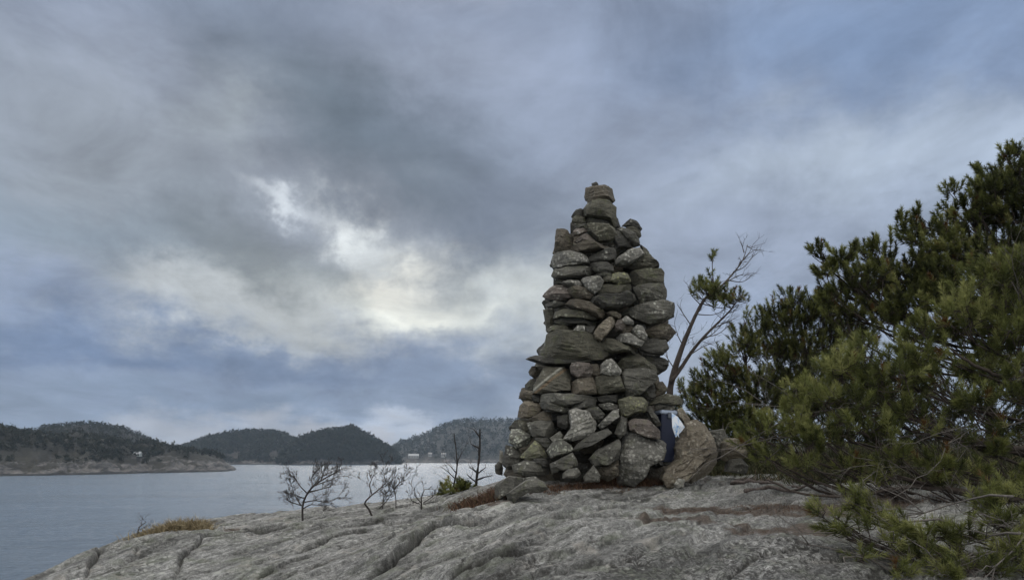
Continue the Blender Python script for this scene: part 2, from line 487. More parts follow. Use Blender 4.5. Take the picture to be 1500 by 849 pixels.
# the ground stays level under the cairn
calm = np.exp(-(((XX - .85) / 1.3) ** 2 + ((YY - 7.9) / 1.0) ** 2) ** 2)
ZZ = zbase(XX, YY) + DET * amp * (1 - .6 * calm) + (1 - near) * .8 * fbm(np.stack([XX * .07, YY * .07, 0 * XX], -1), 4)
crack_m = np.zeros_like(XX)
sel = (YY > 2.8) & (YY < 10) & (XX > -5) & (XX < 5)
sx, sy = XX[sel], YY[sel]
cut = np.zeros_like(sx); cm = np.zeros_like(sx)
jit = fbm(np.stack([sx * 3, sy * 3, 0 * sx + 2], -1), 3) * .035; jw = .6 + .8 * np.clip(fbm(np.stack([sx * 1.6, sy * 1.6, 0 * sx + 8], -1), 2) + .4, 0, 1)
for pl, dep, wid in CRACKS:
    w = [ground_hit(*q)[:2] for q in pl]
    d = np.full_like(sx, 9.0); sgn = np.zeros_like(sx); end = np.ones_like(sx)
    n = len(w) - 1
    for k, (a, b) in enumerate(zip(w[:-1], w[1:])):
        ab = b - a; L2 = (ab ** 2).sum() + 1e-9
        t = np.clip(((sx - a[0]) * ab[0] + (sy - a[1]) * ab[1]) / L2, 0, 1)
        qx = sx - (a[0] + t * ab[0]); qy = sy - (a[1] + t * ab[1])
        dd = np.hypot(qx, qy); m = dd < d
        sg = np.sign(ab[0] * qy - ab[1] * qx)
        f = (k + t) / n
        d = np.where(m, dd, d); sgn = np.where(m, sg, sgn); end = np.where(m, np.clip(np.minimum(f, 1 - f) * 6, .15, 1), end)
    ds = d * sgn + jit
    g = np.exp(-np.where(ds > 0, ds / (wid * .22 * jw), ds / (wid * .42 * jw)) ** 2 )
    lip = np.exp(-(np.clip(ds, -9, 0) / .28) ** 2) * (ds < 0) * .0 + np.exp(-(np.clip(ds, 0, 9) / .30) ** 2) * (ds > 0) * dep * .55
    dep = dep * (.7 if dep < .1 else .9)
    cut += (-dep * g * jw + lip) * end; cm = np.maximum(cm, g * end * np.clip(dep / .05, 0, 1))
ZZ[sel] += cut; crack_m[sel] = cm
fu = sx * math.sin(R(38)) + sy * math.cos(R(38)); fv = sx * math.cos(R(38)) - sy * math.sin(R(38))
for (su, sv, wd, off, thr) in ((.55, 2.6, .045, 31, .05), (1.1, 4.4, .05, 37, .12), (.35, 1.4, .030, 43, .0)):
    q = fbm(np.stack([fu * su, fv * sv, 0 * fu + off], -1), 3)
    where = np.clip(fbm(np.stack([sx * .8, sy * .8, 0 * sx + off + 5], -1), 2) * 3 - thr * 3 + .4, 0, 1)
    hair = np.clip(1 - np.abs(q) / wd, 0, 1) * where
    ZZ[sel] -= .020 * hair; crack_m[sel] = np.maximum(crack_m[sel], hair * .85)
litter = patch_mask(XX, YY, LITTER) * sel
lit_n = fbm(np.stack([XX * 5, YY * 9, 0 * XX + 4], -1), 4)
litter = smooth(.48, .74, litter + lit_n * .42)
black = patch_mask(XX, YY, BLACK) * sel
black = smooth(.30, .55, black + fbm(np.stack([XX * 13, YY * 13, 0 * XX + 6], -1), 4) * .65)
soil = smooth(8.3, 9.4, YY) * smooth(1.6, 2.6, XX)
soil = np.maximum(soil, smooth(3.6, 5.0, XX))
ny, nx = XX.shape
ii = np.arange(ny * nx).reshape(ny, nx)
quads = np.stack([ii[:-1, :-1].ravel(), ii[:-1, 1:].ravel(), ii[1:, 1:].ravel(), ii[1:, :-1].ravel()], 1)

m, N, b = material('headland_rock')
tc = N.n('ShaderNodeTexCoord').outputs['Object']
mk = N.n('ShaderNodeSeparateColor'); N.link(N.n('ShaderNodeAttribute', attribute_name='marks').outputs['Color'], mk.inputs[0])
so = N.n('ShaderNodeAttribute', attribute_name='soil').outputs['Fac']
rot = N.mapping(tc, rot=(0, 0, R(38)))
foli = N.noise(N.mapping(rot, scale=(3.2, .5, 2)), 4.5, 8, .70, .6)
foli2 = N.noise(N.mapping(rot, scale=(5.0, .8, 2)), 15.0, 6, .70, .3)
mott = N.noise(tc, 2.3, 6, .6, .4)
grain = N.noise(tc, 95, 5, .75)
t = N.math('ADD', N.math('MULTIPLY', foli, .42), N.math('ADD', N.math('MULTIPLY', mott, .33), N.math('MULTIPLY', foli2, .25)))
c = N.ramp(t, [(.37, (.082, .083, .077)), (.45, (.155, .156, .146)), (.53, (.235, .234, .222)), (.62, (.40, .395, .38))])
mid_g = N.noise(N.mapping(rot, scale=(1.4, .8, 1)), 26, 7, .72, .2)
c = N.mix(.9, c, N.ramp(mid_g, [(.36, .42), (.5, 1.0), (.62, 1.55)]), 'MULTIPLY')
c = N.mix(.85, c, N.ramp(grain, [(.36, .42), (.5, 1.0), (.64, 1.65)]), 'MULTIPLY')
stain = N.noise(N.mapping(rot, scale=(1.3, .22, 1)), 1.5, 6, .62, .5)
c = N.mix(.9, c, N.ramp(stain, [(.36, .50), (.48, .95), (.62, 1.32)]), 'MULTIPLY')
gl = N.remap(N.noise(tc, 3.7, 5, .62, .6), .52, .64)
c = N.mix(N.math('MULTIPLY', gl, .42), c, (.165, .185, .125))
pl = N.remap(N.noise(tc, 4.9, 6, .66, .7), .57, .68)
c = N.mix(N.math('MULTIPLY', pl, .5), c, (.45, .42, .37))
vo = N.n('ShaderNodeTexVoronoi'); N.link(N.vm('ADD', tc, N.vm('MULTIPLY', N.noise(tc, 14, 3, .6, colour=True), (.09, .09, .09))), vo.inputs['Vector']); vo.inputs['Scale'].default_value = 17
ls = N.math('MULTIPLY', N.remap(vo.outputs['Distance'], .36, .28), N.remap(N.noise(tc, 2.9, 3, .6), .50, .62))
c = N.mix(N.math('MULTIPLY', ls, .7), c, (.47, .47, .43))
sp = N.remap(N.noise(tc, 30, 5, .7, .8), .60, .66)
c = N.mix(N.math('MULTIPLY', sp, N.remap(N.noise(tc, 1.9, 3, .6), .42, .62)), c, (.040, .040, .038))
blk = N.math('MULTIPLY', mk.outputs['Blue'], N.remap(N.noise(tc, 30, 6, .75, .3), .46, .54))
c = N.mix(N.math('MULTIPLY', blk, .9), c, (.036, .034, .031))
c = N.mix(N.math('MULTIPLY', mk.outputs['Green'], .9), c, N.ramp(N.noise(tc, 38, 5, .7), [(.3, (.035, .026, .02)), (.5, (.088, .064, .048)), (.7, (.17, .135, .11))]))
c = N.mix(N.math('MULTIPLY', mk.outputs['Red'], .95), c, (.018, .016, .013))
c = N.mix(so, c, N.ramp(N.noise(tc, 20, 5, .7), [(.3, (.016, .017, .009)), (.5, (.034, .034, .017)), (.7, (.06, .053, .03))]))
N.link(c, b.inputs['Base Color'])
b.inputs['Roughness'].default_value = .72
b.inputs['Specular IOR Level'].default_value = .42
hh = N.math('ADD', N.math('MULTIPLY', foli2, 1.2), N.math('ADD', N.math('MULTIPLY', N.noise(tc, 22, 7, .68), 1.0), N.math('MULTIPLY', grain, .5)))
bump(N, b, hh, 1.0, .016)
ROCK = m
ground = mesh('rock_ground', np.stack([XX, YY, ZZ], -1).reshape(-1, 3), [quads], ROCK, None, True, (0, 6, 0),
              {'marks': np.stack([crack_m.ravel(), litter.ravel(), black.ravel()], 1), 'soil': soil.ravel()})
tag(ground, kind='structure')

def zground(x, y):
    """Height of the finished rock surface."""
    i = np.clip(np.searchsorted(gy, y) - 1, 0, ny - 2); j = np.clip(np.searchsorted(gx, x) - 1, 0, nx - 2)
    fy = (y - gy[i]) / (gy[i + 1] - gy[i]); fx = (x - gx[j]) / (gx[j + 1] - gx[j])
    return (ZZ[i, j] * (1 - fx) + ZZ[i, j + 1] * fx) * (1 - fy) + (ZZ[i + 1, j] * (1 - fx) + ZZ[i + 1, j + 1] * fx) * fy
def on_ground(px, py, lo=3.0, hi=30.0):
    h = ground_hit(px, py, lo, hi); h[2] = zground(h[0], h[1]); return h
def stand(px, Y):
    x = (px - CX) / F * Y
    return np.array([x, Y, zground(x, Y)])

# ------------------------------------------------------------------ the sea
m, N, b = material('sea_water')
tc = N.n('ShaderNodeTexCoord').outputs['Object']
b.inputs['Base Color'].default_value = (.150, .205, .272, 1)
b.inputs['Roughness'].default_value = .12
b.inputs['IOR'].default_value = 1.33
swell = N.noise(N.mapping(tc, rot=(0, 0, .25), scale=(.35, 1, 1)), .55, 6, .68, .6)
chop = N.noise(N.mapping(tc, rot=(0, 0, -.2), scale=(.55, 1, 1)), 1.9, 5, .65, .3)
gust = N.remap(N.noise(N.mapping(tc, scale=(.18, 1, 1)), .035, 8, .72, .5), .36, .64, .65, 1.25)
hgt = N.math('MULTIPLY', N.math('ADD', swell, N.math('MULTIPLY', chop, .7)), gust)
wide = N.noise(N.mapping(tc, rot=(0, 0, .12), scale=(.9, 1, 1)), .16, 10, .60, .3)
nb = bump(N, b, N.math('MULTIPLY', wide, gust), 1.0, 2.0)
bump(N, b, hgt, 1.0, .6, nb)
N.link(N.remap(gust, .65, 1.25, .10, .22), b.inputs['Roughness'])
sea = mesh('sea_water', [(-3000, -400, 0), (3000, -400, 0), (3000, 4200, 0), (-3000, 4200, 0)], [[(0, 1, 2, 3)]], m, None, False)
sea.location = (0, 0, WATER)
tag(sea, kind='structure')

# ------------------------------------------------------------------ far shores
def hill_material(name, rock, heath, line):
    m, N, b = material(name)
    tc = N.n('ShaderNodeTexCoord').outputs['Object']
    s = N.n('ShaderNodeSeparateXYZ'); N.link(tc, s.inputs[0])
    n1 = N.noise(N.mapping(tc, scale=(1, 1, 2.5)), .055, 7, .68, .6)
    rk = N.ramp(N.noise(N.mapping(tc, scale=(1, .4, 2.2)), .14, 7, .74, .6), [(.40, tuple(v * .22 for v in rock)), (.5, rock), (.62, tuple(min(1, v * 1.9) for v in rock))])
    hz = N.ramp(n1, [(.3, tuple(v * .6 for v in heath)), (.55, heath), (.7, tuple(v * 1.6 for v in heath))])
    f = N.remap(N.math('ADD', s.outputs[2], N.remap(n1, .36, .64, -line * 1.6, line * 1.6)), line * .7, line * 1.5)
    c = N.mix(f, rk, hz)
    wet = N.remap(N.math('ADD', s.outputs[2], N.remap(n1, .3, .7, -.4, .4)), .9, 1.5)
    c = N.mix(wet, (.022, .022, .022), c)
    N.link(c, b.inputs['Base Color']); b.inputs['Roughness'].default_value = .9
    bump(N, b, n1, 1.0, 3.0)
    return m

LEAFC = tint_mat('far_foliage', [(0, (.010, .013, .008)), (.45, (.019, .022, .013)), (.8, (.034, .034, .020)), (1, (.050, .040, .028))], .9, spec=.1)
def crowns(pos, size, cone, faces, r):
    """Leaf-clump faces for many far crowns: returns verts, tris, tint."""
    n = len(pos)
    q = r.normal(size=(n, faces, 3)); q /= np.linalg.norm(q, axis=-1, keepdims=True)
    rad = r.uniform(.45, 1.0, (n, faces, 1)) ** .6
    hgt = (q[..., 2:] * rad * .5 + .5)
    taper = np.where(cone[:, None, None], 1.15 - hgt, 1.0)
    c = np.concatenate([q[..., :2] * rad * taper * .42, hgt], -1) * size[:, None, None]
    c += pos[:, None]
    s = size[:, None, None, None] * r.uniform(.16, .30, (n, faces, 1, 1))
    tri = r.normal(size=(n, faces, 3, 3)) * .62 * s
    v = c[:, :, None] + tri
    tint = np.clip(r.uniform(0, 1, (n, 1, 1)) * .6 + r.uniform(0, .4, (n, faces, 1)) , 0, 1)
    tint = np.broadcast_to(tint, (n, faces, 3)).ravel()
    v = v.reshape(-1, 3)
    return v, np.arange(len(v)).reshape(-1, 3), tint

def far_hill(name, ridge, shore, Dcrest, Dback, rock, heath, line, forest_label, ntrees, tsize, zmin, faces=22, seed=1, dens=None, rough=1.0, prof=.75, clear=(), open_low=0.0):
    """ridge: photo (column,row) of the skyline; shore: photo (column,row) of the water's edge."""
    r = np.random.default_rng(seed)
    px = np.arange(ridge[0][0], ridge[-1][0] + .1, 2.0)
    ry = np.interp(px, *zip(*ridge)); sy = np.interp(px, *zip(*shore))
    Ds = -WATER * F / (sy - HY)
    Dc = np.interp(px, *zip(*Dcrest)) if isinstance(Dcrest, list) else np.full_like(px, Dcrest)
    Dc = np.maximum(Dc, Ds + 40)
    ztop = (HY - ry) / F * Dc - tsize * .55
    t = np.concatenate([np.linspace(0, 1, 60) ** 1.4, 1 + np.linspace(.05, 1, 14)])
    T, PX = np.meshgrid(t, px)
    D = np.where(T <= 1, Ds[:, None] - 12 + T * (Dc - Ds + 12)[:, None], Dc[:, None] + (T - 1) * (Dback - Dc)[:, None])
    rise = np.where(T <= 1, np.sin(np.clip(T, 0, 1) * np.pi / 2) ** prof, np.cos(np.clip(T - 1, 0, 1) * np.pi / 2))
    base = WATER - 2
    X = (PX - CX) / F * D
    nz = fbm(np.stack([X * .018, D * .018, 0 * X + seed], -1), 5)
    hgt = np.maximum(ztop - base, 1.0)[:, None]
    hw = np.clip(T * 4, 0, 1) * np.where(T <= 1, np.clip((1 - T) * 3.5, .15, 1), 1)
    nz = nz + .5 * (1 - 2 * np.abs(fbm(np.stack([X * .045, D * .03, 0 * X + seed + 40], -1), 4))) - .2
    Z = base + hgt * rise + nz * min(rough, 2.2) * np.minimum(5.0, hgt * .22) * hw
    kn = 1 - 2 * np.abs(fbm(np.stack([X * .075, D * .06, 0 * X + seed + 70], -1), 4))
    Z = Z + np.clip(kn, -.4, 1) * np.clip((Z - WATER + 1.2) / 3.0, 0, 1) * np.clip(1.3 - T * 2.2, .12, 1) * 2.6 * rough / 2.6 * (1 if name != 'near_island' else 1.5)
    Z = np.maximum(Z, base)
    v = np.stack([X, D, Z], -1)
    n1, n0 = X.shape
    ii = np.arange(n1 * n0).reshape(n1, n0)
    q = np.stack([ii[:-1, :-1].ravel(), ii[1:, :-1].ravel(), ii[1:, 1:].ravel(), ii[:-1, 1:].ravel()], 1)
    mid = (0, float(np.mean(D)), WATER)
    o = mesh(name, v.reshape(-1, 3), [q], hill_material(name + '_ground', rock, heath, line), None, True, mid)
    tag(o, kind='structure')
    # wood on the hill
    a = r.uniform(0, n1 - 1.001, ntrees * 4); bb = r.uniform(2, 63, ntrees * 4)
    i, j = a.astype(int), bb.astype(int); fa, fb = a - i, bb - j
    P = (v[i, j] * ((1 - fa) * (1 - fb))[:, None] + v[i + 1, j] * (fa * (1 - fb))[:, None] + v[i, j + 1] * ((1 - fa) * fb)[:, None] + v[i + 1, j + 1] * (fa * fb)[:, None])
    cl = fbm(np.stack([P[:, 0] * .02, P[:, 1] * .02, 0 * a + 30 + seed], -1), 3)
    keep = (P[:, 2] - WATER > zmin + 13 * cl) & (cl > (-.25 if dens is None else dens) + open_low * np.clip(1 - (P[:, 2] - WATER) / 20, 0, 1))
    qx = CX + F * P[:, 0] / P[:, 1]; qy = HY - F * P[:, 2] / P[:, 1]; spots = []
    for (hx, hy, rw) in clear:           # openings in the wood where houses stand
        keep &= ~((np.abs(qx - hx) < rw) & (qy > hy - 1.0) & (qy < hy + 9))
        c_ = int(np.argmin(np.abs(px - hx))); rows_ = HY - F * v[c_, :60, 2] / v[c_, :60, 1]
        k_ = int(np.nonzero(rows_ <= hy)[0][0]) if (rows_ <= hy).any() else 20
        spots.append(v[c_, k_])
    P = P[keep][:ntrees]
    P[:, 2] -= .3
    sz = tsize * r.uniform(.55, 1.25, len(P))
    vv, tt, ti = crowns(P, sz, r.random(len(P)) < .45, faces, r)
    f = mesh('distant_forest', vv, [tt], LEAFC, None, False, mid, {'tint': ti})
    tag(f, forest_label, 'forest', None, 'stuff')
    return spots

RH = far_hill('far_right_hill', [(540, 676), (560, 664), (572, 657), (585, 648), (610, 640), (630, 633), (650, 623), (665, 618), (690, 615), (720, 616), (755, 615), (800, 619), (850, 626), (950, 640), (1100, 650), (1400, 660)],
         [(540, 677.6), (1400, 676.5)], 1900, 2500, (.12, .11, .10), (.034, .033, .026), 5, 'hazy wooded hillside farthest off, behind the two dead sticks and the cairn', 5200, 11, 4, 12, 5, -.45, clear=[(607, 671.5, 10), (630, 668.5, 5), (650, 670, 6)])
far_hill('far_middle_hill', [(240, 670), (262, 656), (275, 651), (300, 642), (330, 636), (370, 631), (400, 632), (425, 639), (450, 651), (470, 666), (490, 679)],
         [(240, 680), (490, 679.4)], 1300, 1650, (.13, .12, .11), (.046, .039, .031), 5, 'brownish wooded hill rising in the middle distance left of the dark hill', 3000, 9, 4, 14, 6, -.4)
far_hill('far_dark_hill', [(405, 678), (415, 662), (430, 650), (445, 641), (460, 637), (480, 631), (500, 630), (515, 625), (530, 633), (545, 641), (560, 651), (570, 658), (580, 668), (592, 678)],
         [(405, 680.5), (592, 679.5)], 1130, 1400, (.11, .10, .09), (.022, .021, .017), 4, 'dark spiky conifer wood covering the pointed hill in the middle', 3400, 10, 3, 16, 7, -.6)
far_hill('back_hill', [(-260, 640), (-100, 636), (0, 634), (40, 629), (75, 622), (110, 620), (150, 620), (180, 625), (200, 633), (220, 642), (250, 654), (270, 672)],
         [(-260, 684), (270, 684)], 900, 1200, (.12, .11, .10), (.036, .032, .027), 4, 'sparse brown scrub wood on the rounded hill behind the near island', 3600, 5.0, 3, 14, 8, -.7)
NI = far_hill('near_island', [(-420, 642), (-200, 632), (-60, 629), (0, 630), (40, 632), (70, 635), (110, 639), (150, 643), (190, 648), (230, 652), (250, 655), (275, 658), (300, 662), (320, 665), (335, 676), (345, 682), (357, 688)],
         [(-420, 699), (0, 696.5), (150, 694), (260, 691.5), (357, 689.4)], [(-420, 600), (0, 610), (200, 680), (357, 700)], 800, (.102, .096, .090), (.034, .031, .023), 6, 'mixed wood on the near island above its bare pinkish shore rocks', 4400, 4.8, 8.5, 20, 9, -.36, 3.4, .95, clear=[(203, 673, 7)], open_low=.34)

def small_house(p, w, h, d, wallc, roofc, label, rot=0.0, two=False):
    t = thing('house', label, 'house', p)
    t.rotation_euler.z = rot
    wm = simple_mat('house_wall', wallc, .7); rm = simple_mat('house_roof', roofc, .8); gm = simple_mat('window_glass', (.03, .035, .04), .1)
    g = Geo(); g.box((-w / 2, -d / 2, -.6), (w / 2, d / 2, h))
    g.add([(-w / 2, -d / 2, h), (-w / 2, d / 2, h), (-w / 2, 0, h + d * .34), (w / 2, -d / 2, h), (w / 2, d / 2, h), (w / 2, 0, h + d * .34)], [(0, 2, 1), (3, 4, 5)])
    mesh('wall', np.concatenate(g.v), [np.concatenate(g.f3), np.concatenate(g.f4)], wm, t, False)
    g = Geo(); e = .4; rh = h + d * .34
    for s in (-1, 1):
        a = np.array([(-w / 2 - e, s * (d / 2 + e), h - .28), (w / 2 + e, s * (d / 2 + e), h - .28), (w / 2 + e, 0, rh + .02), (-w / 2 - e, 0, rh + .02)])
        g.add(np.concatenate([a, a + (0, 0, .25)]), None, [(0, 1, 2, 3), (4, 7, 6, 5), (0, 4, 5, 1), (1, 5, 6, 2), (2, 6, 7, 3), (3, 7, 4, 0)])
    mesh('roof', np.concatenate(g.v), [np.concatenate(g.f4)], rm, t, False)
    n = 4 if two else 2
    for k in range(n):
        x = -w / 2 + w * (k + .5) / n
        g = Geo(); g.box((x - .55, -d / 2 - .06, h * .35), (x + .55, -d / 2 + .04, h * .8))
        mesh('window', np.concatenate(g.v), [np.concatenate(g.f4)], gm, t, False)
small_house(NI[0], 4.2, 1.5, 4.0, (.50, .55, .53), (.42, .43, .44), 'small white cottage among trees on the near island hillside', .1)
small_house(RH[0], 19, 4.5, 10, (0.27, 0.27, 0.26), (.40, .40, .40), 'long pale house on the far shore, largest of the three there', .05, True)
small_house(RH[1], 7, 5, 7, (0.26, 0.26, 0.25), (.30, .29, .28), 'pale house on the far shore between the long house and the stick', .2)
small_house(RH[2], 8, 5.5, 7, (0.29, 0.29, 0.28), (.33, .32, .31), 'white house on the far shore, rightmost, just left of the taller dead sticks', -.2)

# ------------------------------------------------------------------ the cairn, stone by stone
YC = 7.9
_EDGE = np.array([(262, 858, 902), (300, 856, 905), (322, 838, 930), (342, 814, 940), (380, 807, 960), (400, 810, 971), (430, 798, 976), (450, 798, 988), (490, 800, 990), (520, 782, 978), (545, 776, 976), (570, 763, 978), (600, 760, 1000), (640, 747, 1008), (680, 733, 1010), (720, 725, 1012)], float)
def cairn_front(px, py):
    l, r = np.interp(py, _EDGE[:, 0], _EDGE[:, 1]), np.interp(py, _EDGE[:, 0], _EDGE[:, 2])
    c, h = (l + r) / 2, (r - l) / 2
    t = min(abs(px - c) / h, .96)
    return YC - .86 * (h / F * YC) * (1 - t ** 2.6) ** (1 / 2.6)

def make_stone(name, poly, mat, Yf=None, dz=0.0, thick=None, lean=.22, facets=7, e=.55, seed=0, rough=1.0, rings=15, parent=None, shear=0.0):
    r = np.random.default_rng(seed)
    poly = np.asarray(poly, float)
    lo, hi = poly.min(0), poly.max(0); c2 = (lo + hi) / 2
    if Yf is None: Yf = cairn_front(*c2)
    Yf += dz
    w, h = (hi - lo) / F * Yf
    T = thick or float(np.clip(.55 * min(w, h) + .35 * max(w, h), .10, .46))
    Ym = Yf + T * .5
    # resample the outline evenly, keeping its corners a little soft
    seg = np.roll(poly, -1, 0) - poly; L = np.linalg.norm(seg, axis=1); per = L.sum()
    M = int(np.clip(per / 2.2, 32, 80))
    s = np.arange(M) / M * per; cum = np.concatenate([[0], np.cumsum(L)])
    k = np.searchsorted(cum, s, 'right') - 1; k = np.clip(k, 0, len(poly) - 1)
    o = poly[k] + seg[k] * ((s - cum[k]) / L[k])[:, None]
    area = np.sum(o[:, 0] * np.roll(o[:, 1], -1) - o[:, 1] * np.roll(o[:, 0], -1))
    if area > 0: o = o[::-1]
    o = .92 * o + .04 * (np.roll(o, 1, 0) + np.roll(o, -1, 0))
    for pv in poly: o[np.argmin(((o - pv) ** 2).sum(1))] = pv      # keep the corners
    oc = o.mean(0); o = oc + (o - oc) * 1.045
    X = (o[:, 0] - CX) / F * Ym; Z = (HY - o[:, 1]) / F * Ym
    cx, cz = X.mean(), Z.mean()
    pe = 1.55 / e + .6
    fr_ = [.16, .32, .46, .59, .70, .79, .86, .915, .955, .985]
    bk_ = [.985, .93, .80, .5]
    rad = np.array(fr_ + [1.0] + bk_); rings = len(rad)
    dd_ = (1 - np.minimum(rad, 1) ** pe) ** (1 / pe)
    dep = np.concatenate([-dd_[:len(fr_)], [0.0], dd_[len(fr_) + 1:]])
    V = np.zeros((rings, M, 3))
    V[..., 0] = cx + rad[:, None] * (X - cx); V[..., 2] = cz + rad[:, None] * (Z - cz); V[..., 1] = Ym + dep[:, None] * T / 2
    v = np.concatenate([V.reshape(-1, 3), [[cx, Ym - T / 2 * 1.01, cz]], [[cx, Ym + T / 2 * 1.01, cz]]])
    ctr = np.array([cx, Ym, cz])
    p = v - ctr
    sc = np.array([w / 2 + .01, T / 2, h / 2 + .01])
    # split faces: flat cuts on the front, like stone broken along its joints
    cuts = [((r.normal() * .25, -.75, .72), r.uniform(.80, .93)), ((r.normal() * .3, -.72, -.78), r.uniform(.62, .80)), ((r.normal() * .22, -1.0, r.normal() * .22), r.uniform(.62, .85))]
    cuts += [((r.normal() * .85, -1.0, r.normal() * .55), r.uniform(.64, .88)) for _ in range(facets)]
    if facets < 5: cuts = cuts[1:]
    for n, fr in cuts:
        n = np.array(n, float); n /= np.linalg.norm(n)
        d = (p @ n).max() * fr
        p = p - np.clip(p @ n - d, 0, None)[:, None] * n
    p[:, 1] += lean * p[:, 2] + shear * p[:, 0]
    # layered roughness
    g = p + r.uniform(-50, 50, 3)
    nrm = p / (sc ** 2); nrm /= np.linalg.norm(nrm, axis=1)[:, None] + 1e-9
    tilt = r.normal() * .25
    lz = (g[:, 2] + tilt * g[:, 0])
    a = .105 * min(w, h, .35) * rough
    disp = a * .45 * fbm(g * 7.0, 3) + a * .62 * fbm(np.stack([g[:, 0] * 6, g[:, 1] * 6, lz * 34], -1), 3) + .0055 * rough * fbm(g * 36, 2)
    keep_ = np.concatenate([np.repeat(np.where(rad > .93, .38, 1.0), M), [1.0, 1.0]])
    p = p + nrm * (disp * keep_)[:, None]
    ii = np.arange(rings * M).reshape(rings, M); jj = np.roll(ii, -1, 1)
    q = np.stack([ii[:-1].ravel(), jj[:-1].ravel(), jj[1:].ravel(), ii[1:].ravel()], 1)
    c0, c1 = rings * M, rings * M + 1
    tr = np.concatenate([np.stack([np.full(M, c0), jj[0], ii[0]], 1), np.stack([np.full(M, c1), ii[-1], jj[-1]], 1)])
    o = mesh(name, p + ctr, [tr, q], SM[mat] if isinstance(mat, str) else mat, parent, True, ctr)
    o.data.set_sharp_from_angle(angle=R(24))
    return o

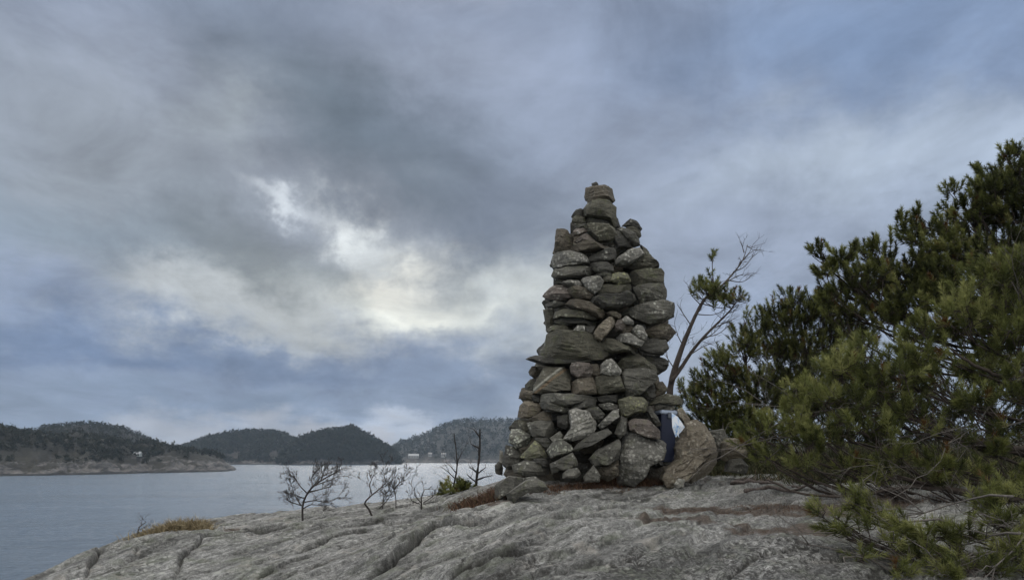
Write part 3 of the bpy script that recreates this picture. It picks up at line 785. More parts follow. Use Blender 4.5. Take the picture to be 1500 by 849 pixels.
# label | material | push back (m) | outline in the photo
STONES = """
tiny black pebble perched on top of the topmost block|dark|.05|867,268 872,267 876,269 877,274 868,274
topmost reddish brown block crowning the cairn|brown|0|859,274 875,272 884,271 898,272 900,285 902,291 897,297 883,295 862,297 857,285
large smooth olive block just under the topmost block|olive|-.03|856,305 862,297 877,294 894,295 903,303 906,329 900,331 893,322 875,321 858,317
dark rounded stone at upper left shoulder beside the smooth olive block|dark|.05|837,317 843,308 850,306 857,308 860,315 857,320 840,321
small green stone under the dark rounded shoulder stone|olive|.06|839,319 845,316 857,318 858,327 846,331 837,329
black stone tucked under the small green shoulder stone|dark|.08|836,327 845,330 858,326 861,333 850,336 836,341
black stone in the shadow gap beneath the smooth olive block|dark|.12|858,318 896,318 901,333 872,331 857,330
olive keystone block centred below the black shadow gap|olive|0|856,330 870,328 902,331 905,347 894,353 877,353 869,344 862,338
small mauve stone left of the olive keystone block|pink|.04|839,340 843,335 857,333 860,339 850,344 840,346
small pink stones cluster piece below the mauve stone|pink|.03|841,353 849,347 859,341 866,345 871,351 862,354 847,356
flat brown slab with upturned left lip above the dark thin slab|brown|-.02|837,361 849,355 870,352 881,357 898,357 896,364 865,368 843,368
upright pointed brown stone standing at the upper left edge|brown|0|815,334 826,334 834,340 840,347 840,367 817,372 812,366 814,344
slanting grey plank stone leaning down right from the smooth olive block|grey|0|904,334 912,331 935,348 939,358 930,361 917,351
dark flat lid stone tipped at the upper right, topmost on that side|dark|.03|911,329 923,321 933,323 942,333 938,338 926,333
small olive stone under the tipped dark lid stone|olive|.06|918,331 927,332 938,337 939,346 934,350 922,341
black wedge stone beneath the slanting grey plank|dark|.07|901,338 910,338 926,355 922,362 905,363 900,350
pale speckled boulder at the left edge, below the upright pointed stone|pale|-.03|807,382 813,371 834,368 848,372 860,376 863,385 840,390 817,392 809,389
dark thin slab right of the pale speckled left boulder|dark|.02|862,376 875,369 899,362 905,369 902,381 884,385 864,382
pale grey lichened stone slanting up right beneath the black wedge|pale|-.03|901,381 926,363 938,361 944,372 923,387 910,390 902,388
olive corner stone sloping down on the upper right edge|olive|.02|940,358 948,363 957,380 966,389 950,394 925,394 914,390 942,372
long ragged grey slab under the pale speckled left boulder|grey|0|809,402 813,394 840,389 867,390 877,401 857,406 840,408 814,407
dark rounded stone right of the long ragged grey slab|dark|.03|865,384 886,382 898,391 898,401 877,402 868,394
thin dark sliver over the mossy yellow block|dark|.05|871,401 897,398 900,406 875,407
yellow green mossy block in the upper middle|yellow|-.01|897,401 906,398 921,400 924,413 907,418 895,412
small dark olive stone left of the mossy yellow block|olive|.04|882,406 898,402 898,414 886,413
squared olive grey block on the right edge below the sloping corner stone|olive|0|924,403 926,395 967,394 972,401 971,416 930,417 924,413
squared grey block directly beneath the squared olive one on the right edge|grey|0|928,421 937,416 973,416 976,424 976,440 954,444 937,444 932,430
pale three cornered stone pointing down in the upper middle|pale|-.05|852,409 855,405 879,405 885,411 879,424 870,430 860,423
small dark stone at the left edge under the long ragged grey slab|dark|.04|811,405 831,406 827,416 811,417
small whitish slab left of the pale three cornered stone|pale|.01|823,414 830,410 848,410 854,419 838,420
flat dark olive slab under the mossy yellow block|olive|.03|881,416 905,418 926,417 926,427 910,432 880,431 874,427
pink nosed stone jutting left near the whitish slab|pink|-.01|795,432 802,425 813,416 826,417 844,426 847,435 828,440 806,440
brown rounded stone right of the pink nosed jutting stone|brown|0|828,424 845,418 859,423 868,433 863,439 845,439
long dark diagonal slab in the middle, right of the brown rounded stone|dark|-.02|865,436 886,432 907,432 918,427 931,427 934,436 923,446 905,453 883,453 869,445
big dark slab jutting out on the right edge at mid height|grey|-.04|909,456 937,446 977,439 987,443 990,461 969,472 950,474 922,463
thin grey flake jutting left under the pink nosed stone|grey|.02|797,444 830,438 829,447 814,451 800,448
long brown slab slanting down right from the thin left flake|brown|-.02|828,443 837,438 865,444 890,459 883,466 865,460 845,453
grey green slab beneath the long brown slanting slab|olive|0|811,466 814,454 833,451 854,458 876,466 865,469 825,465
weathered olive stone at the left edge, beside the grey green slab|olive|.02|796,453 810,451 813,461 810,479 800,483 798,464
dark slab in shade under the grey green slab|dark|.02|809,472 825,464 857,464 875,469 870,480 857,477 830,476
low olive slab at the left, resting on the big trapezoid slab|olive|.01|800,482 815,473 841,476 842,486 820,487 802,486
small light cube of stone resting on the big trapezoid slab|pale|-.01|840,483 846,476 856,476 857,488 842,489
dark stone right of the small light cube on the trapezoid slab|dark|.04|854,477 872,477 867,490 857,490
tilted tan oblong stone leaning right beside the trapezoid slab|tan|-.06|870,488 877,477 893,463 899,463 904,468 895,483 881,498 873,494
small brown stone above the tilted tan oblong|brown|.05|888,458 897,454 911,461 909,467 897,464
small rosy stone right of the tilted tan oblong|pink|.02|900,477 905,468 911,468 918,476 911,484 901,485
small pale lozenge stone up right of the rosy stone|pale|.0|910,467 918,462 928,471 928,476 917,474
small dark red stone beneath the pale lozenge|brown|.07|903,484 918,476 928,478 923,489 907,490
flat white speckled stone below the dark red stone|pale|-.01|904,493 910,488 923,488 931,494 944,499 938,508 918,504 906,500
pale upright block right of the white speckled stone, mid cairn|pale|.0|925,483 935,475 942,477 948,491 946,498 934,496
reddish brown block jutting at the right edge under the big dark slab|brown|0|944,483 963,474 981,476 991,487 978,500 957,497 946,489
dark rounded stone at right, under the reddish brown jutting block|dark|-.01|941,500 954,495 975,498 978,511 970,520 950,518 938,512
olive angular stone right of the trapezoid slab's upper corner|olive|0|880,500 889,494 901,496 913,504 931,510 935,517 918,514 897,517 888,513
big flat trapezoid slab, the largest face of the cairn|olive|-.10|803,489 814,485 865,488 876,497 895,520 886,526 846,528 793,525 792,519 800,497
dark thin flagstone jutting left under the trapezoid slab|dark|-.02|771,524 777,520 790,520 837,527 878,526 864,533 830,536 797,533
small round brown stone at the left edge under the jutting dark flagstone|brown|.0|774,544 779,536 787,536 791,545 784,554 776,549
large stone with a pale diagonal stripe left of centre|striped|-.06|798,536 834,538 837,555 834,572 797,576 781,576 782,563 790,551
small blue grey stone at the left edge beside the striped stone|dark|.0|769,563 777,555 785,555 783,572 770,573
brown stone at the left edge below the small blue grey stone|brown|-.01|760,583 764,570 779,572 793,577 793,588 779,586
rounded pinkish pale stone right of the striped stone|pink|-.03|835,537 838,531 845,530 863,532 869,540 866,552 847,553 837,547
small brown stone right of the rounded pinkish stone|brown|.04|866,533 877,533 880,547 874,551 866,549
light grey faceted stone right of centre, pointing down right|pale|-.04|881,533 888,527 896,524 903,532 911,543 907,550 895,551 880,547
brown block under the rounded pinkish stone|brown|-.02|837,559 847,554 869,552 872,561 874,577 857,578 837,576
broad olive block under the light grey faceted stone|olive|-.03|871,552 885,548 909,550 916,572 878,578 872,565
broad dark olive stone right of the light grey faceted stone|olive|.0|905,531 921,518 934,516 947,527 960,536 962,545 930,541 910,542
large rounded grey boulder on the right below the broad dark stone|grey|-.06|910,549 917,540 942,538 960,543 962,556 950,566 935,580 918,581 913,567
dark stone at the right edge under the dark rounded one|dark|.0|944,520 963,522 980,528 976,541 963,549 957,543 945,533
small brown stone at the right edge, behind the foot of the leaning pine|brown|.02|957,561 971,558 978,569 971,580 957,582
black stone in the gap right of the large rounded grey boulder|dark|.08|936,577 950,565 959,562 959,581 948,587
roof slab sheltering the navy box at the right foot|olive|-.10|950,593 963,581 977,576 994,580 1004,585 998,593 983,594 970,592
olive block with a notch below, left of the roof slab|yellow|-.06|907,585 923,580 942,582 951,591 948,602 930,605 917,612 908,608
narrow slab leaning against the navy box's left side|grey|-.04|945,598 950,592 963,610 968,623 960,624 950,606
pinkish grey stone on top of the pale upright block|pink|-.10|918,618 929,613 949,614 967,631 968,642 953,642 938,637 924,630
narrow grey stone left of the pinkish grey one|grey|-.02|900,634 910,609 919,612 917,633 908,642
flat grey slab spanning the middle below the striped stone|grey|-.05|794,577 835,576 875,580 877,586 851,590 827,597 807,592 793,588
dark slab right of the flat grey spanning slab|dark|.02|846,587 876,583 876,595 860,598 836,597
thin grey slab under the left end of the flat spanning slab|grey|-.01|790,589 806,589 827,597 839,599 834,606 813,603 795,598
black stone between the brown edge stone and the flat spanning slab|dark|.05|778,578 794,577 797,589 782,589
tan faced stone at the left edge below the brown edge stone|tan|-.02|758,611 761,595 768,587 784,588 797,597 793,606 774,612
brown slab under the tan faced stone, slanting up right|brown|.01|771,616 782,609 795,602 807,603 808,615 789,618
blunt grey block left of the dark hollow, under the brown slanting slab|grey|-.03|772,619 792,615 808,617 814,630 806,641 780,639
small olive stone at the left edge beside the blunt grey block|olive|.02|760,614 771,615 776,629 768,633 759,622
shaggy dark lichened stone on the lower left edge|lichen|-.01|749,628 764,628 781,640 772,652 757,657 745,647
tall dark stone at the lower left edge under the shaggy stone|dark|-.01|741,651 757,655 766,666 761,684 745,687 736,680
pale thin sliver standing at the far lower left edge|pale|.03|732,659 737,661 739,681 731,680
triangular stone with yellow green lichen at the lower left|yellow|-.06|760,669 771,659 783,645 795,651 801,667 799,672 775,673
dark stone right of the yellow lichened triangle's peak|dark|.03|781,641 801,640 809,648 803,659 792,651
layered grey stone beneath the yellow lichened triangle|grey|-.06|750,681 768,675 786,676 804,684 804,694 790,698 771,697 754,692
dark stone wedged right under the yellow lichened triangle|dark|.0|779,671 799,671 805,676 803,685 786,678
small pale stone on the ground behind the arched foot slab|pale|-.10|770,699 783,697 791,702 780,706 771,704
dark mauve stone in the hollow left of the speckled boulder|dark|.05|816,608 833,606 837,620 828,628 817,624
big white speckled boulder in the lower middle|pale|-.08|834,602 844,597 864,604 875,620 869,635 857,641 838,646 825,642 836,627 835,612
dark rounded stone right of the white speckled boulder's top|dark|.02|857,598 875,595 885,607 878,619 867,611
flat dark stone under the roof ledge left of the notched olive block|dark|.04|876,592 893,589 907,594 899,603 885,600
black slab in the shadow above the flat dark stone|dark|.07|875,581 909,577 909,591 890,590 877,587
pale elongated stone slanting up right of the speckled boulder|pale|-.04|875,624 884,614 899,600 907,598 906,610 893,620 882,628
long dark diagonal slab below the pale elongated one|dark|-.09|837,660 847,649 867,635 890,627 895,635 874,648 853,657 843,663
rough lichened stone below the speckled boulder, left of the long diagonal slab|lichen|-.08|801,660 811,646 822,642 836,652 840,659 824,666 807,670
small grey stone between the blunt block and the speckled boulder|grey|.0|805,641 820,631 827,641 812,649
smooth grey slab sloping up right near the ground, left of the hollow|grey|-.10|806,679 838,663 844,671 847,682 831,686 818,690 809,695
low humped grey stone on the ground under the smooth sloping slab|grey|-.12|825,693 832,686 846,685 851,694 845,700 824,700
big grey lens shaped stone left of the pale upright block|grey|-.10|863,672 875,659 907,643 910,650 907,672 888,680 870,681
pointed grey stone standing on the ground beneath the lens shaped stone|grey|-.12|855,698 870,681 879,696 877,705 857,706
brown stone in shade behind the pointed grey one|brown|.0|873,682 906,673 906,696 890,704 878,699
small dark cobble at the outermost left foot of the cairn|dark|-.02|725,681 731,675 737,684 736,696 726,693
small olive stone low on the right edge beside the navy box|olive|.15|953,640 966,642 969,664 957,668
"""
_c = np.array
rows = [l.split('|') for l in STONES.strip().splitlines()]

# two special faces
def striped_mat():
    m = stone_mat('striped_gneiss', (.045, .042, .032), (.088, .082, .062), (.14, .13, .10), .2)
    N = Nodes(m.node_tree); b = m.node_tree.nodes['Principled BSDF']
    old = b.inputs['Base Color'].links[0].from_socket
    tc = N.n('ShaderNodeTexCoord').outputs['Object']
    s = N.n('ShaderNodeSeparateXYZ'); N.link(N.vm('ADD', tc, N.vm('MULTIPLY', N.noise(tc, 12, 4, .6, colour=True), (.03, .03, .03))), s.inputs[0])
    d = N.math('SUBTRACT', N.math('MULTIPLY', s.outputs[0], .62), N.math('MULTIPLY', s.outputs[2], .78))
    band = N.math('SUBTRACT', 1.0, N.math('ABSOLUTE', N.math('DIVIDE', N.math('ADD', d, .055), .016)), clamp=True)
    band2 = N.math('SUBTRACT', 1.0, N.math('ABSOLUTE', N.math('DIVIDE', N.math('ADD', d, .015), .02)), clamp=True)
    c = N.mix(N.math('MULTIPLY', band, 1.0), old, (.34, .335, .28))
    c = N.mix(N.math('MULTIPLY', band2, .55), c, (.24, .15, .075))
    N.link(c, b.inputs['Base Color'])
    return m
SM['striped'] = striped_mat()
SM['lichen'] = stone_mat('lichen_crusted_gneiss', (.06, .058, .05), (.12, .118, .10), (.22, .215, .18), .95, (.40, .41, .33))
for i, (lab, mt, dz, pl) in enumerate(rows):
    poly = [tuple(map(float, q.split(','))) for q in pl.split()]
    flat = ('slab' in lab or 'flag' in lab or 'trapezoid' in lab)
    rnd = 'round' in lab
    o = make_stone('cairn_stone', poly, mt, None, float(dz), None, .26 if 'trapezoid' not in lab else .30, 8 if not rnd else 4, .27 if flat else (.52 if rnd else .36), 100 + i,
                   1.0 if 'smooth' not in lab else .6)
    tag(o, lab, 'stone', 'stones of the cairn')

def ground_stone(name, poly, mat, foot, label, group=None, dY=0.0, **kw):
    g = on_ground(*foot)
    o = make_stone(name, poly, mat, g[1] + dY, 0.0, **kw)
    return tag(o, label, 'stone', group)
ground_stone('foot_stone', [(724, 728), (727, 709), (745, 697), (770, 701), (768, 709), (747, 722), (728, 731)], 'grey', (735, 732), 'grey foot stone at the cairn left corner, behind the arched slab', 'stones around the foot of the cairn', seed=301, thick=.32, e=.5)
ground_stone('foot_stone', [(743, 723), (756, 713), (770, 704), (785, 701), (797, 706), (802, 716), (791, 721), (774, 720), (762, 727), (751, 738), (745, 733)], 'grey', (752, 738), 'arched grey slab with a dark hollow under it, frontmost at the left foot', 'stones around the foot of the cairn', seed=302, thick=.30, e=.42, facets=4, rough=.7)
ground_stone('upright_block', [(905, 710), (906, 669), (915, 641), (921, 632), (945, 639), (971, 646), (975, 651), (969, 673), (949, 683), (944, 696), (930, 711)], 'pale', (915, 711), 'tall pale grey block standing upright on the rock left of the navy box', 'stones around the foot of the cairn', seed=303, thick=.30, e=.34, facets=3, rough=.5, lean=.12)
ground_stone('leaning_boulder', [(970, 700), (976, 687), (995, 672), (993, 656), (1003, 638), (1006, 620), (1022, 615), (1035, 622), (1046, 641), (1050, 662), (1046, 682), (1036, 693), (1022, 699), (1010, 706), (996, 704), (984, 713), (976, 712)], 'tan', (980, 713), 'rough tan boulder leaning at the right of the navy box, undercut below', 'stones around the foot of the cairn', seed=304, thick=.50, e=.36, facets=9, rough=1.4, lean=.3)
ground_stone('chock_stone', [(988, 709), (995, 700), (1003, 702), (1000, 714), (989, 714)], 'pale', (994, 714), 'small pale chock stone wedged under the rough tan boulder', 'stones around the foot of the cairn', seed=305, dY=.05)
g = on_ground(1008, 640)if False else None
o = make_stone('propped_slab', [(991, 600), (999, 597), (1013, 616), (1006, 623), (992, 609)], 'tan', 7.35, 0, .22, seed=306); tag(o, 'narrow tan slab propped between the roof slab and the rough boulder', 'stone', 'stones around the foot of the cairn')
o = make_stone('grey_rock', [(1036, 632), (1061, 628), (1067, 643), (1064, 668), (1052, 676), (1040, 668)], 'grey', 7.75, 0, .4, seed=307); tag(o, 'grey rock half hidden behind the rough tan boulder', 'stone', 'stones around the foot of the cairn')
o = make_stone('brown_block', [(1058, 672), (1060, 648), (1065, 642), (1086, 642), (1094, 649), (1088, 668), (1077, 678)], 'tan', 7.55, 0, .3, seed=308, e=.36, facets=3); tag(o, 'squared brown block with a pale top, right of the rough tan boulder', 'stone', 'stones around the foot of the cairn')
o = make_stone('low_rock', [(1064, 690), (1068, 671), (1085, 671), (1096, 682), (1092, 694)], 'grey', 7.5, 0, .3, seed=309); tag(o, 'low grey rock on the ground beneath the squared brown block', 'stone', 'stones around the foot of the cairn')

# rubble packed inside and behind: copies of four stones
protos = []
for k in range(4):
    a = np.sort(np.random.default_rng(50 + k).uniform(0, 6.28, 8)); rr = np.random.default_rng(60 + k).uniform(.75, 1, 8)
    poly = np.stack([900 + 32 * rr * np.cos(np.arange(8) * .785), 560 + 21 * rr * np.sin(np.arange(8) * .785)], 1)
    o = make_stone('rubble_stone', poly, ('dark', 'dark', 'brown', 'grey')[k], 7.7, 0, .36, seed=400 + k, rings=11)
    protos.append(o)
RL, RG = 'rubble stone packed in the heart of the cairn behind its face stones', 'rubble inside and behind the cairn'
k = 0
rr = np.random.default_rng(5)
for py in range(326, 712, 23):
    l, r_ = np.interp(py, _EDGE[:, 0], _EDGE[:, 1]), np.interp(py, _EDGE[:, 0], _EDGE[:, 2])
    cx0, hw = (l + r_) / 2, (r_ - l) / 2 / F * YC
    xc, zc = (cx0 - CX) / F * YC, (HY - py) / F * YC
    spots = []
    n = max(1, int((2 * hw - .3) / .34))
    for q in range(n):
        for depth in ((-.22, .25) if py > 420 else (.05,)):
            fx = (q + .5) / n * 2 - 1
            spots.append((fx * (hw - .22) * .84, depth * hw * (1 - .45 * abs(fx))))
    nb = max(2, int(hw * 3.2 / .42))
    for q in range(nb):
        a = np.pi * (q + .5) / nb
        spots.append((math.cos(a) * (hw - .2), .1 + math.sin(a) * (hw * .8 - .1)))
    for (x0, y0) in spots:
        o = protos[k] if k < 4 else protos[k % 4].copy()
        if k >= 4: COL.objects.link(o)
        o.location = (xc + x0 + rr.normal() * .02, YC + .04 + y0, zc + rr.normal() * .015)
        o.rotation_euler = (rr.normal() * .12, rr.normal() * .15, rr.uniform(-.6, .6))
        f = min(1.0, hw / .5 + .25)
        o.scale = (f * rr.uniform(.85, 1.1),) * 3
        tag(o, RL, 'stone', RG); k += 1

# navy box in the niche, with a folded sheet beside it
def rot_box(name, mat, parent, lo, hi, bev=.006, shade=False):
    import bmesh
    bm = bmesh.new(); bmesh.ops.create_cube(bm, size=1)
    for v in bm.verts: v.co = Vector([lo[i] + (v.co[i] + .5) * (hi[i] - lo[i]) for i in range(3)])
    bmesh.ops.bevel(bm, geom=bm.edges[:], offset=bev, segments=2, affect='EDGES')
    me = bpy.data.meshes.new(name); bm.to_mesh(me); bm.free(); me.materials.append(mat)
    o = bpy.data.objects.new(name, me); COL.objects.link(o); o.parent = parent
    return o
bp = at(976, 673, 7.42)
box = thing('storage_box', 'tall navy blue box with a pale lid standing in the niche', 'box', bp)
box.rotation_euler = (0, R(3.0), R(8))
navy = simple_mat('navy_painted_metal', (.007, .013, .040), .5, 0, .15, 30)
lidm = simple_mat('pale_lid_plastic', (.36, .42, .52), .4)
rot_box('body', navy, box, (-.072, 0, -.02), (.085, .22, .46), .008)
rot_box('lid', lidm, box, (-.085, -.012, .46), (.10, .235, .497), .01)
rot_box('latch', simple_mat('latch_metal', (.12, .13, .15), .35, .8), box, (-.012, -.024, .42), (.022, -.009, .475), .003)
sh = Geo()
P = [(984, 604), (993, 610), (1003, 625), (999, 631), (990, 640), (985, 626)]
yy = [7.00, 7.03, 7.06, 7.05, 7.02, 6.98]
fr = np.array([at(a, b_, y) for (a, b_), y in zip(P, yy)])
c0 = fr.mean(0) + (0, -.012, 0)
vv = np.concatenate([fr, fr + (0, .012, 0), [c0], [c0 + (0, .012, 0)]])
tr = [(12, (i + 1) % 6, i) for i in range(6)] + [(13, 6 + i, 6 + (i + 1) % 6) for i in range(6)]
qd = [(i, (i + 1) % 6, 6 + (i + 1) % 6, 6 + i) for i in range(6)]
m, N, b = material('blue_white_plastic')
tc = N.n('ShaderNodeTexCoord').outputs['Object']
N.link(N.ramp(N.noise(tc, 16, 3, .6, .5), [(.46, (.84, .88, .93)), (.56, (.55, .72, .92)), (.64, (.14, .34, .74))]), b.inputs['Base Color'])
b.inputs['Roughness'].default_value = .35
sheet = mesh('plastic_sheet', vv, [np.array(tr), np.array(qd)], m, None, False, fr.mean(0))
tag(sheet, 'folded pale blue and white plastic sheet tucked right of the navy box', 'plastic sheet')

# ------------------------------------------------------------------ pines
def unit(v): return v / (np.linalg.norm(v, axis=-1, keepdims=True) + 1e-9)

def needles(G, base, axis, length, n, nl, w, tint, r):
    """A brush of needles round each shoot. base, axis: (k,3)."""
    k = len(base)
    ref = unit(r.normal(size=(k, 3))); a1 = unit(np.cross(axis, ref)); a2 = np.cross(axis, a1)
    s = r.uniform(.05, 1, (k, n)) ** .8
    ph = r.uniform(0, 2 * np.pi, (k, n))
    open_ = R(68) - R(46) * s + r.normal(size=(k, n)) * .16
    d = (np.cos(open_)[..., None] * axis[:, None] + np.sin(open_)[..., None] * (np.cos(ph)[..., None] * a1[:, None] + np.sin(ph)[..., None] * a2[:, None]))
    p0 = base[:, None] + axis[:, None] * (s * length[:, None])[..., None]
    L = (nl * r.uniform(.75, 1.2, (k, n)))[..., None]
    side = unit(np.cross(d, r.normal(size=(k, n, 3)))) * (w * .5)
    droop = np.array([0, 0, -.10]) * L
    v = np.stack([p0 - side, p0 + side, p0 + d * L + droop], 2).reshape(-1, 3)
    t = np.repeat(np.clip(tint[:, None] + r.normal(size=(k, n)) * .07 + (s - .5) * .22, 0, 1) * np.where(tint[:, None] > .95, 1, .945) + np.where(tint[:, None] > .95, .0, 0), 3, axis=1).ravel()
    G.add(v, np.arange(len(v)).reshape(-1, 3), None, t)

def bend(a, b, sag, r, n=8, wig=.04):
    t = np.linspace(0, 1, n)[:, None]
    L = np.linalg.norm(b - a)
    p = a + (b - a) * t
    p[:, 2] += -sag * L * (t[:, 0] * (1 - t[:, 0]) * 4)
    w = np.cumsum(r.normal(size=(n, 3)), 0); w -= w[0] + (w[-1] - w[0]) * t
    return p + w * wig * L / n ** .5

def pine(label, trunk, lobes, r, near=True, needle_n=78, nl=.065, w=0.0087, mat=None, density=1.0, tuft=.13, up=.75, depth=.9, extra_limbs=(), dead=0, r0=.09, brown=.035, group=None, name='pine_tree', tintbase=.45, squash=.8, rootlimb=None):
    """trunk: list of points; lobes: (px, py, Y, radius px)."""
    trunk = np.array(trunk, float)
    t = thing(name, label, 'tree', trunk[0], group)
    # dense trunk curve
    tt = np.linspace(0, 1, 22); cum = np.concatenate([[0], np.cumsum(np.linalg.norm(np.diff(trunk, axis=0), axis=1))]); cum /= cum[-1]
    tc = np.stack([np.interp(tt, cum, trunk[:, i]) for i in range(3)], 1)
    for _ in range(2): tc[1:-1] = .5 * tc[1:-1] + .25 * (tc[:-2] + tc[2:])
    TG = Geo(); CG = Geo(); DG = Geo()
    tc0 = tc.copy(); tc0[0, 2] -= .25
    TG.tube(tc0, r0 * (1 - .86 * tt ** .9), 8)
    for pl, rad in extra_limbs:
        pl = np.array(pl); m_ = 10; u = np.linspace(0, 1, len(pl)); uu = np.linspace(0, 1, m_ * 2)
        c = np.stack([np.interp(uu, u, pl[:, i]) for i in range(3)], 1)
        c[1:-1] = .5 * c[1:-1] + .25 * (c[:-2] + c[2:])
        TG.tube(c + r.normal(size=c.shape) * .006, rad * (1 - .75 * uu), 6)
    B, A, LN, TI = [], [], [], []
    for (px, py, Y, rp) in lobes:
        c = at(px, py, Y); rad = rp / F * Y
        # where the limb leaves the trunk: lower than the lobe
        want = c[2] - .45 * np.linalg.norm(c[:2] - tc[:, :2].mean(0)) * .6
        i = int(np.clip(np.argmin(np.abs(tc[:, 2] - want)), 1, len(tc) - 1))
        a = tc[i]
        root = c - np.array([0, 0, rad * .55]) + unit(a - c) * rad * .5
        limb = bend(a, root, .10 if near else .05, r, 9)
        L = np.linalg.norm(root - a)
        r1 = min(r0 * .4, .008 + .006 * L)
        TG.tube(limb, np.linspace(r1, max(.006, r1 * .35), 9), 5)
        n = max(4, int(density * (rad / tuft) ** 2 * 9.0))
        nb = max(2, n // 7)
        q = unit(r.normal(size=(nb, 3))) * r.uniform(.35, .8, (nb, 1)); q[:, 2] = q[:, 2] * .7 + .1
        sub = c + q * np.array([rad, rad * depth, rad * squash])
        for sp in sub:
            st = limb[int(r.integers(5, 9))]
            tw = bend(st, sp, .06, r, 5, .06)
            TG.tube(tw, np.linspace(.0075, .004, 5), 4)
        k = np.arange(n) % nb
        pt = sub[k] + unit(r.normal(size=(n, 3))) * r.uniform(.10, .66, (n, 1)) * rad * np.array([1, depth, squash])
        out = unit(pt - c) * .55 + np.array([0, 0, up]) + unit(c - tc[i]) * .3 + r.normal(size=(n, 3)) * .22
        ax = unit(out)
        ln = tuft * r.uniform(.7, 1.25, n)
        for j in range(n):
            TG.tube(np.stack([sub[k[j]], pt[j] * .5 + sub[k[j]] * .5 + r.normal(size=3) * .012, pt[j], pt[j] + ax[j] * ln[j] * .9]), np.array([.0045, .0038, .003, .0018]), 3)
        base_t = np.clip(tintbase + r.normal() * .10 + r.normal(size=n) * .24, .02, .92)
        base_t = np.where(r.random(n) < brown, .985, base_t)
        B.append(pt); A.append(ax); LN.append(ln); TI.append(base_t)
    if B:
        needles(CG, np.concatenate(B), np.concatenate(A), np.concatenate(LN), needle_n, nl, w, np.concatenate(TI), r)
    for q in range(dead):
        px, py, Y, rp = lobes[int(r.integers(0, len(lobes)))]
        c = at(px, py, Y); i = int(r.integers(2, 16))
        e = c + r.normal(size=3) * rp / F * Y * np.array([1.0, .6, .8]) - np.array([0, 0, rp / F * Y * .7])
        s = c * .55 + tc[i] * .45 + r.normal(size=3) * .15
        dead_twig(DG, s, e, .008, r, 3)
    TG.build('trunk', BARK, t)
    if B: CG.build('crown', mat or NEEDLE, t, shade=False, attr='tint')
    DG.build('dead_branch', DEADWOOD, t)
    return t

def dead_twig(G, a, b, rad, r, depth, spread=.55, n=6, wig=.10):
    p = bend(np.asarray(a, float), np.asarray(b, float), -.05, r, n, wig)
    G.tube(p, np.linspace(rad, rad * .45, n), 5 if rad > .008 else 4)
    if depth <= 0: return
    L = np.linalg.norm(p[-1] - p[0])
    for q in range(int(r.integers(2, 5)) + (depth > 2)):
        i = int(r.integers(1, n)); d = unit(p[i] - p[i - 1])
        nd = unit(d + r.normal(size=3) * spread + np.array([0, 0, .22]))
        ln = L * r.uniform(.28, .6)
        dead_twig(G, p[i], p[i] + nd * ln, max(.0016, rad * .5), r, depth - 1, spread, max(4, n - 1), wig)

def P(px, py, Y): return at(px, py, Y)
r = np.random.default_rng(11)

# tall pine filling the right edge
lob = [(1430, 340, 8.9, 50), (1490, 380, 8.9, 60), (1350, 425, 8.9, 50), (1430, 460, 8.9, 60), (1280, 440, 8.9, 44), (1470, 285, 8.9, 40), (1488, 262, 8.6, 38), (1452, 288, 8.5, 34), (1478, 318, 8.5, 50), (1408, 318, 8.6, 36), (1348, 350, 8.6, 34), (1398, 368, 8.4, 50), (1452, 388, 8.3, 55), (1292, 380, 8.6, 36),
       (1338, 405, 8.5, 46), (1228, 388, 8.5, 34), (1268, 418, 8.4, 42), (1238, 438, 8.4, 34), (1400, 430, 8.2, 55), (1330, 452, 8.3, 48), (1480, 440, 8.2, 55), (1292, 472, 8.3, 40), (1380, 492, 8.3, 46),
       (1235, 470, 8.5, 34), (1530, 300, 8.5, 60), (1540, 390, 8.3, 65), (1196, 374, 8.5, 14), (1205, 402, 8.5, 18), (1500, 235, 8.6, 26), (1440, 258, 8.6, 14), (1396, 288, 8.6, 15), (1318, 332, 8.6, 15), (1344, 322, 8.6, 13), (1466, 505, 8.2, 40), (1210, 430, 8.5, 20), (1262, 368, 8.6, 16), (1380, 345, 8.5, 22),
       (1560, 250, 8.6, 60), (1600, 340, 8.4, 70)]
pine('tall dark pine filling the right edge, reaching highest against the sky', [stand(1530, 8.7), P(1532, 600, 8.7), P(1520, 450, 8.6), P(1515, 330, 8.6), P(1506, 235, 8.6)], lob, r, needle_n=78, density=1.05, r0=.10, tintbase=.36, tuft=.12, nl=.060, up=1.0)
# mid pine thicket right of the cairn: two trees
lob = [(1012, 585, 9.9, 22), (1040, 565, 9.9, 26), (1062, 540, 9.9, 28), (1085, 515, 9.9, 30), (1080, 492, 9.9, 15), (1052, 525, 9.9, 14), (1095, 560, 9.8, 40), (1050, 595, 9.8, 36), (1024, 612, 9.8, 28), (1085, 610, 9.7, 42), (1055, 640, 9.7, 34), (1110, 640, 9.6, 40), (1020, 560, 9.9, 10), (998, 572, 9.9, 10), (1000, 600, 9.9, 16), (1033, 545, 9.9, 9), (1120, 590, 9.8, 30), (1090, 470, 9.9, 8), (1085, 655, 9.5, 30)]
pine('bushy pine just right of the cairn, lower than the trees behind it', [stand(1100, 10.0), P(1100, 620, 10), P(1095, 560, 10), P(1090, 500, 10)], lob, r, needle_n=57, density=1.3, w=0.0075, tuft=.125, nl=.062, up=1.0, r0=.06, tintbase=.40)
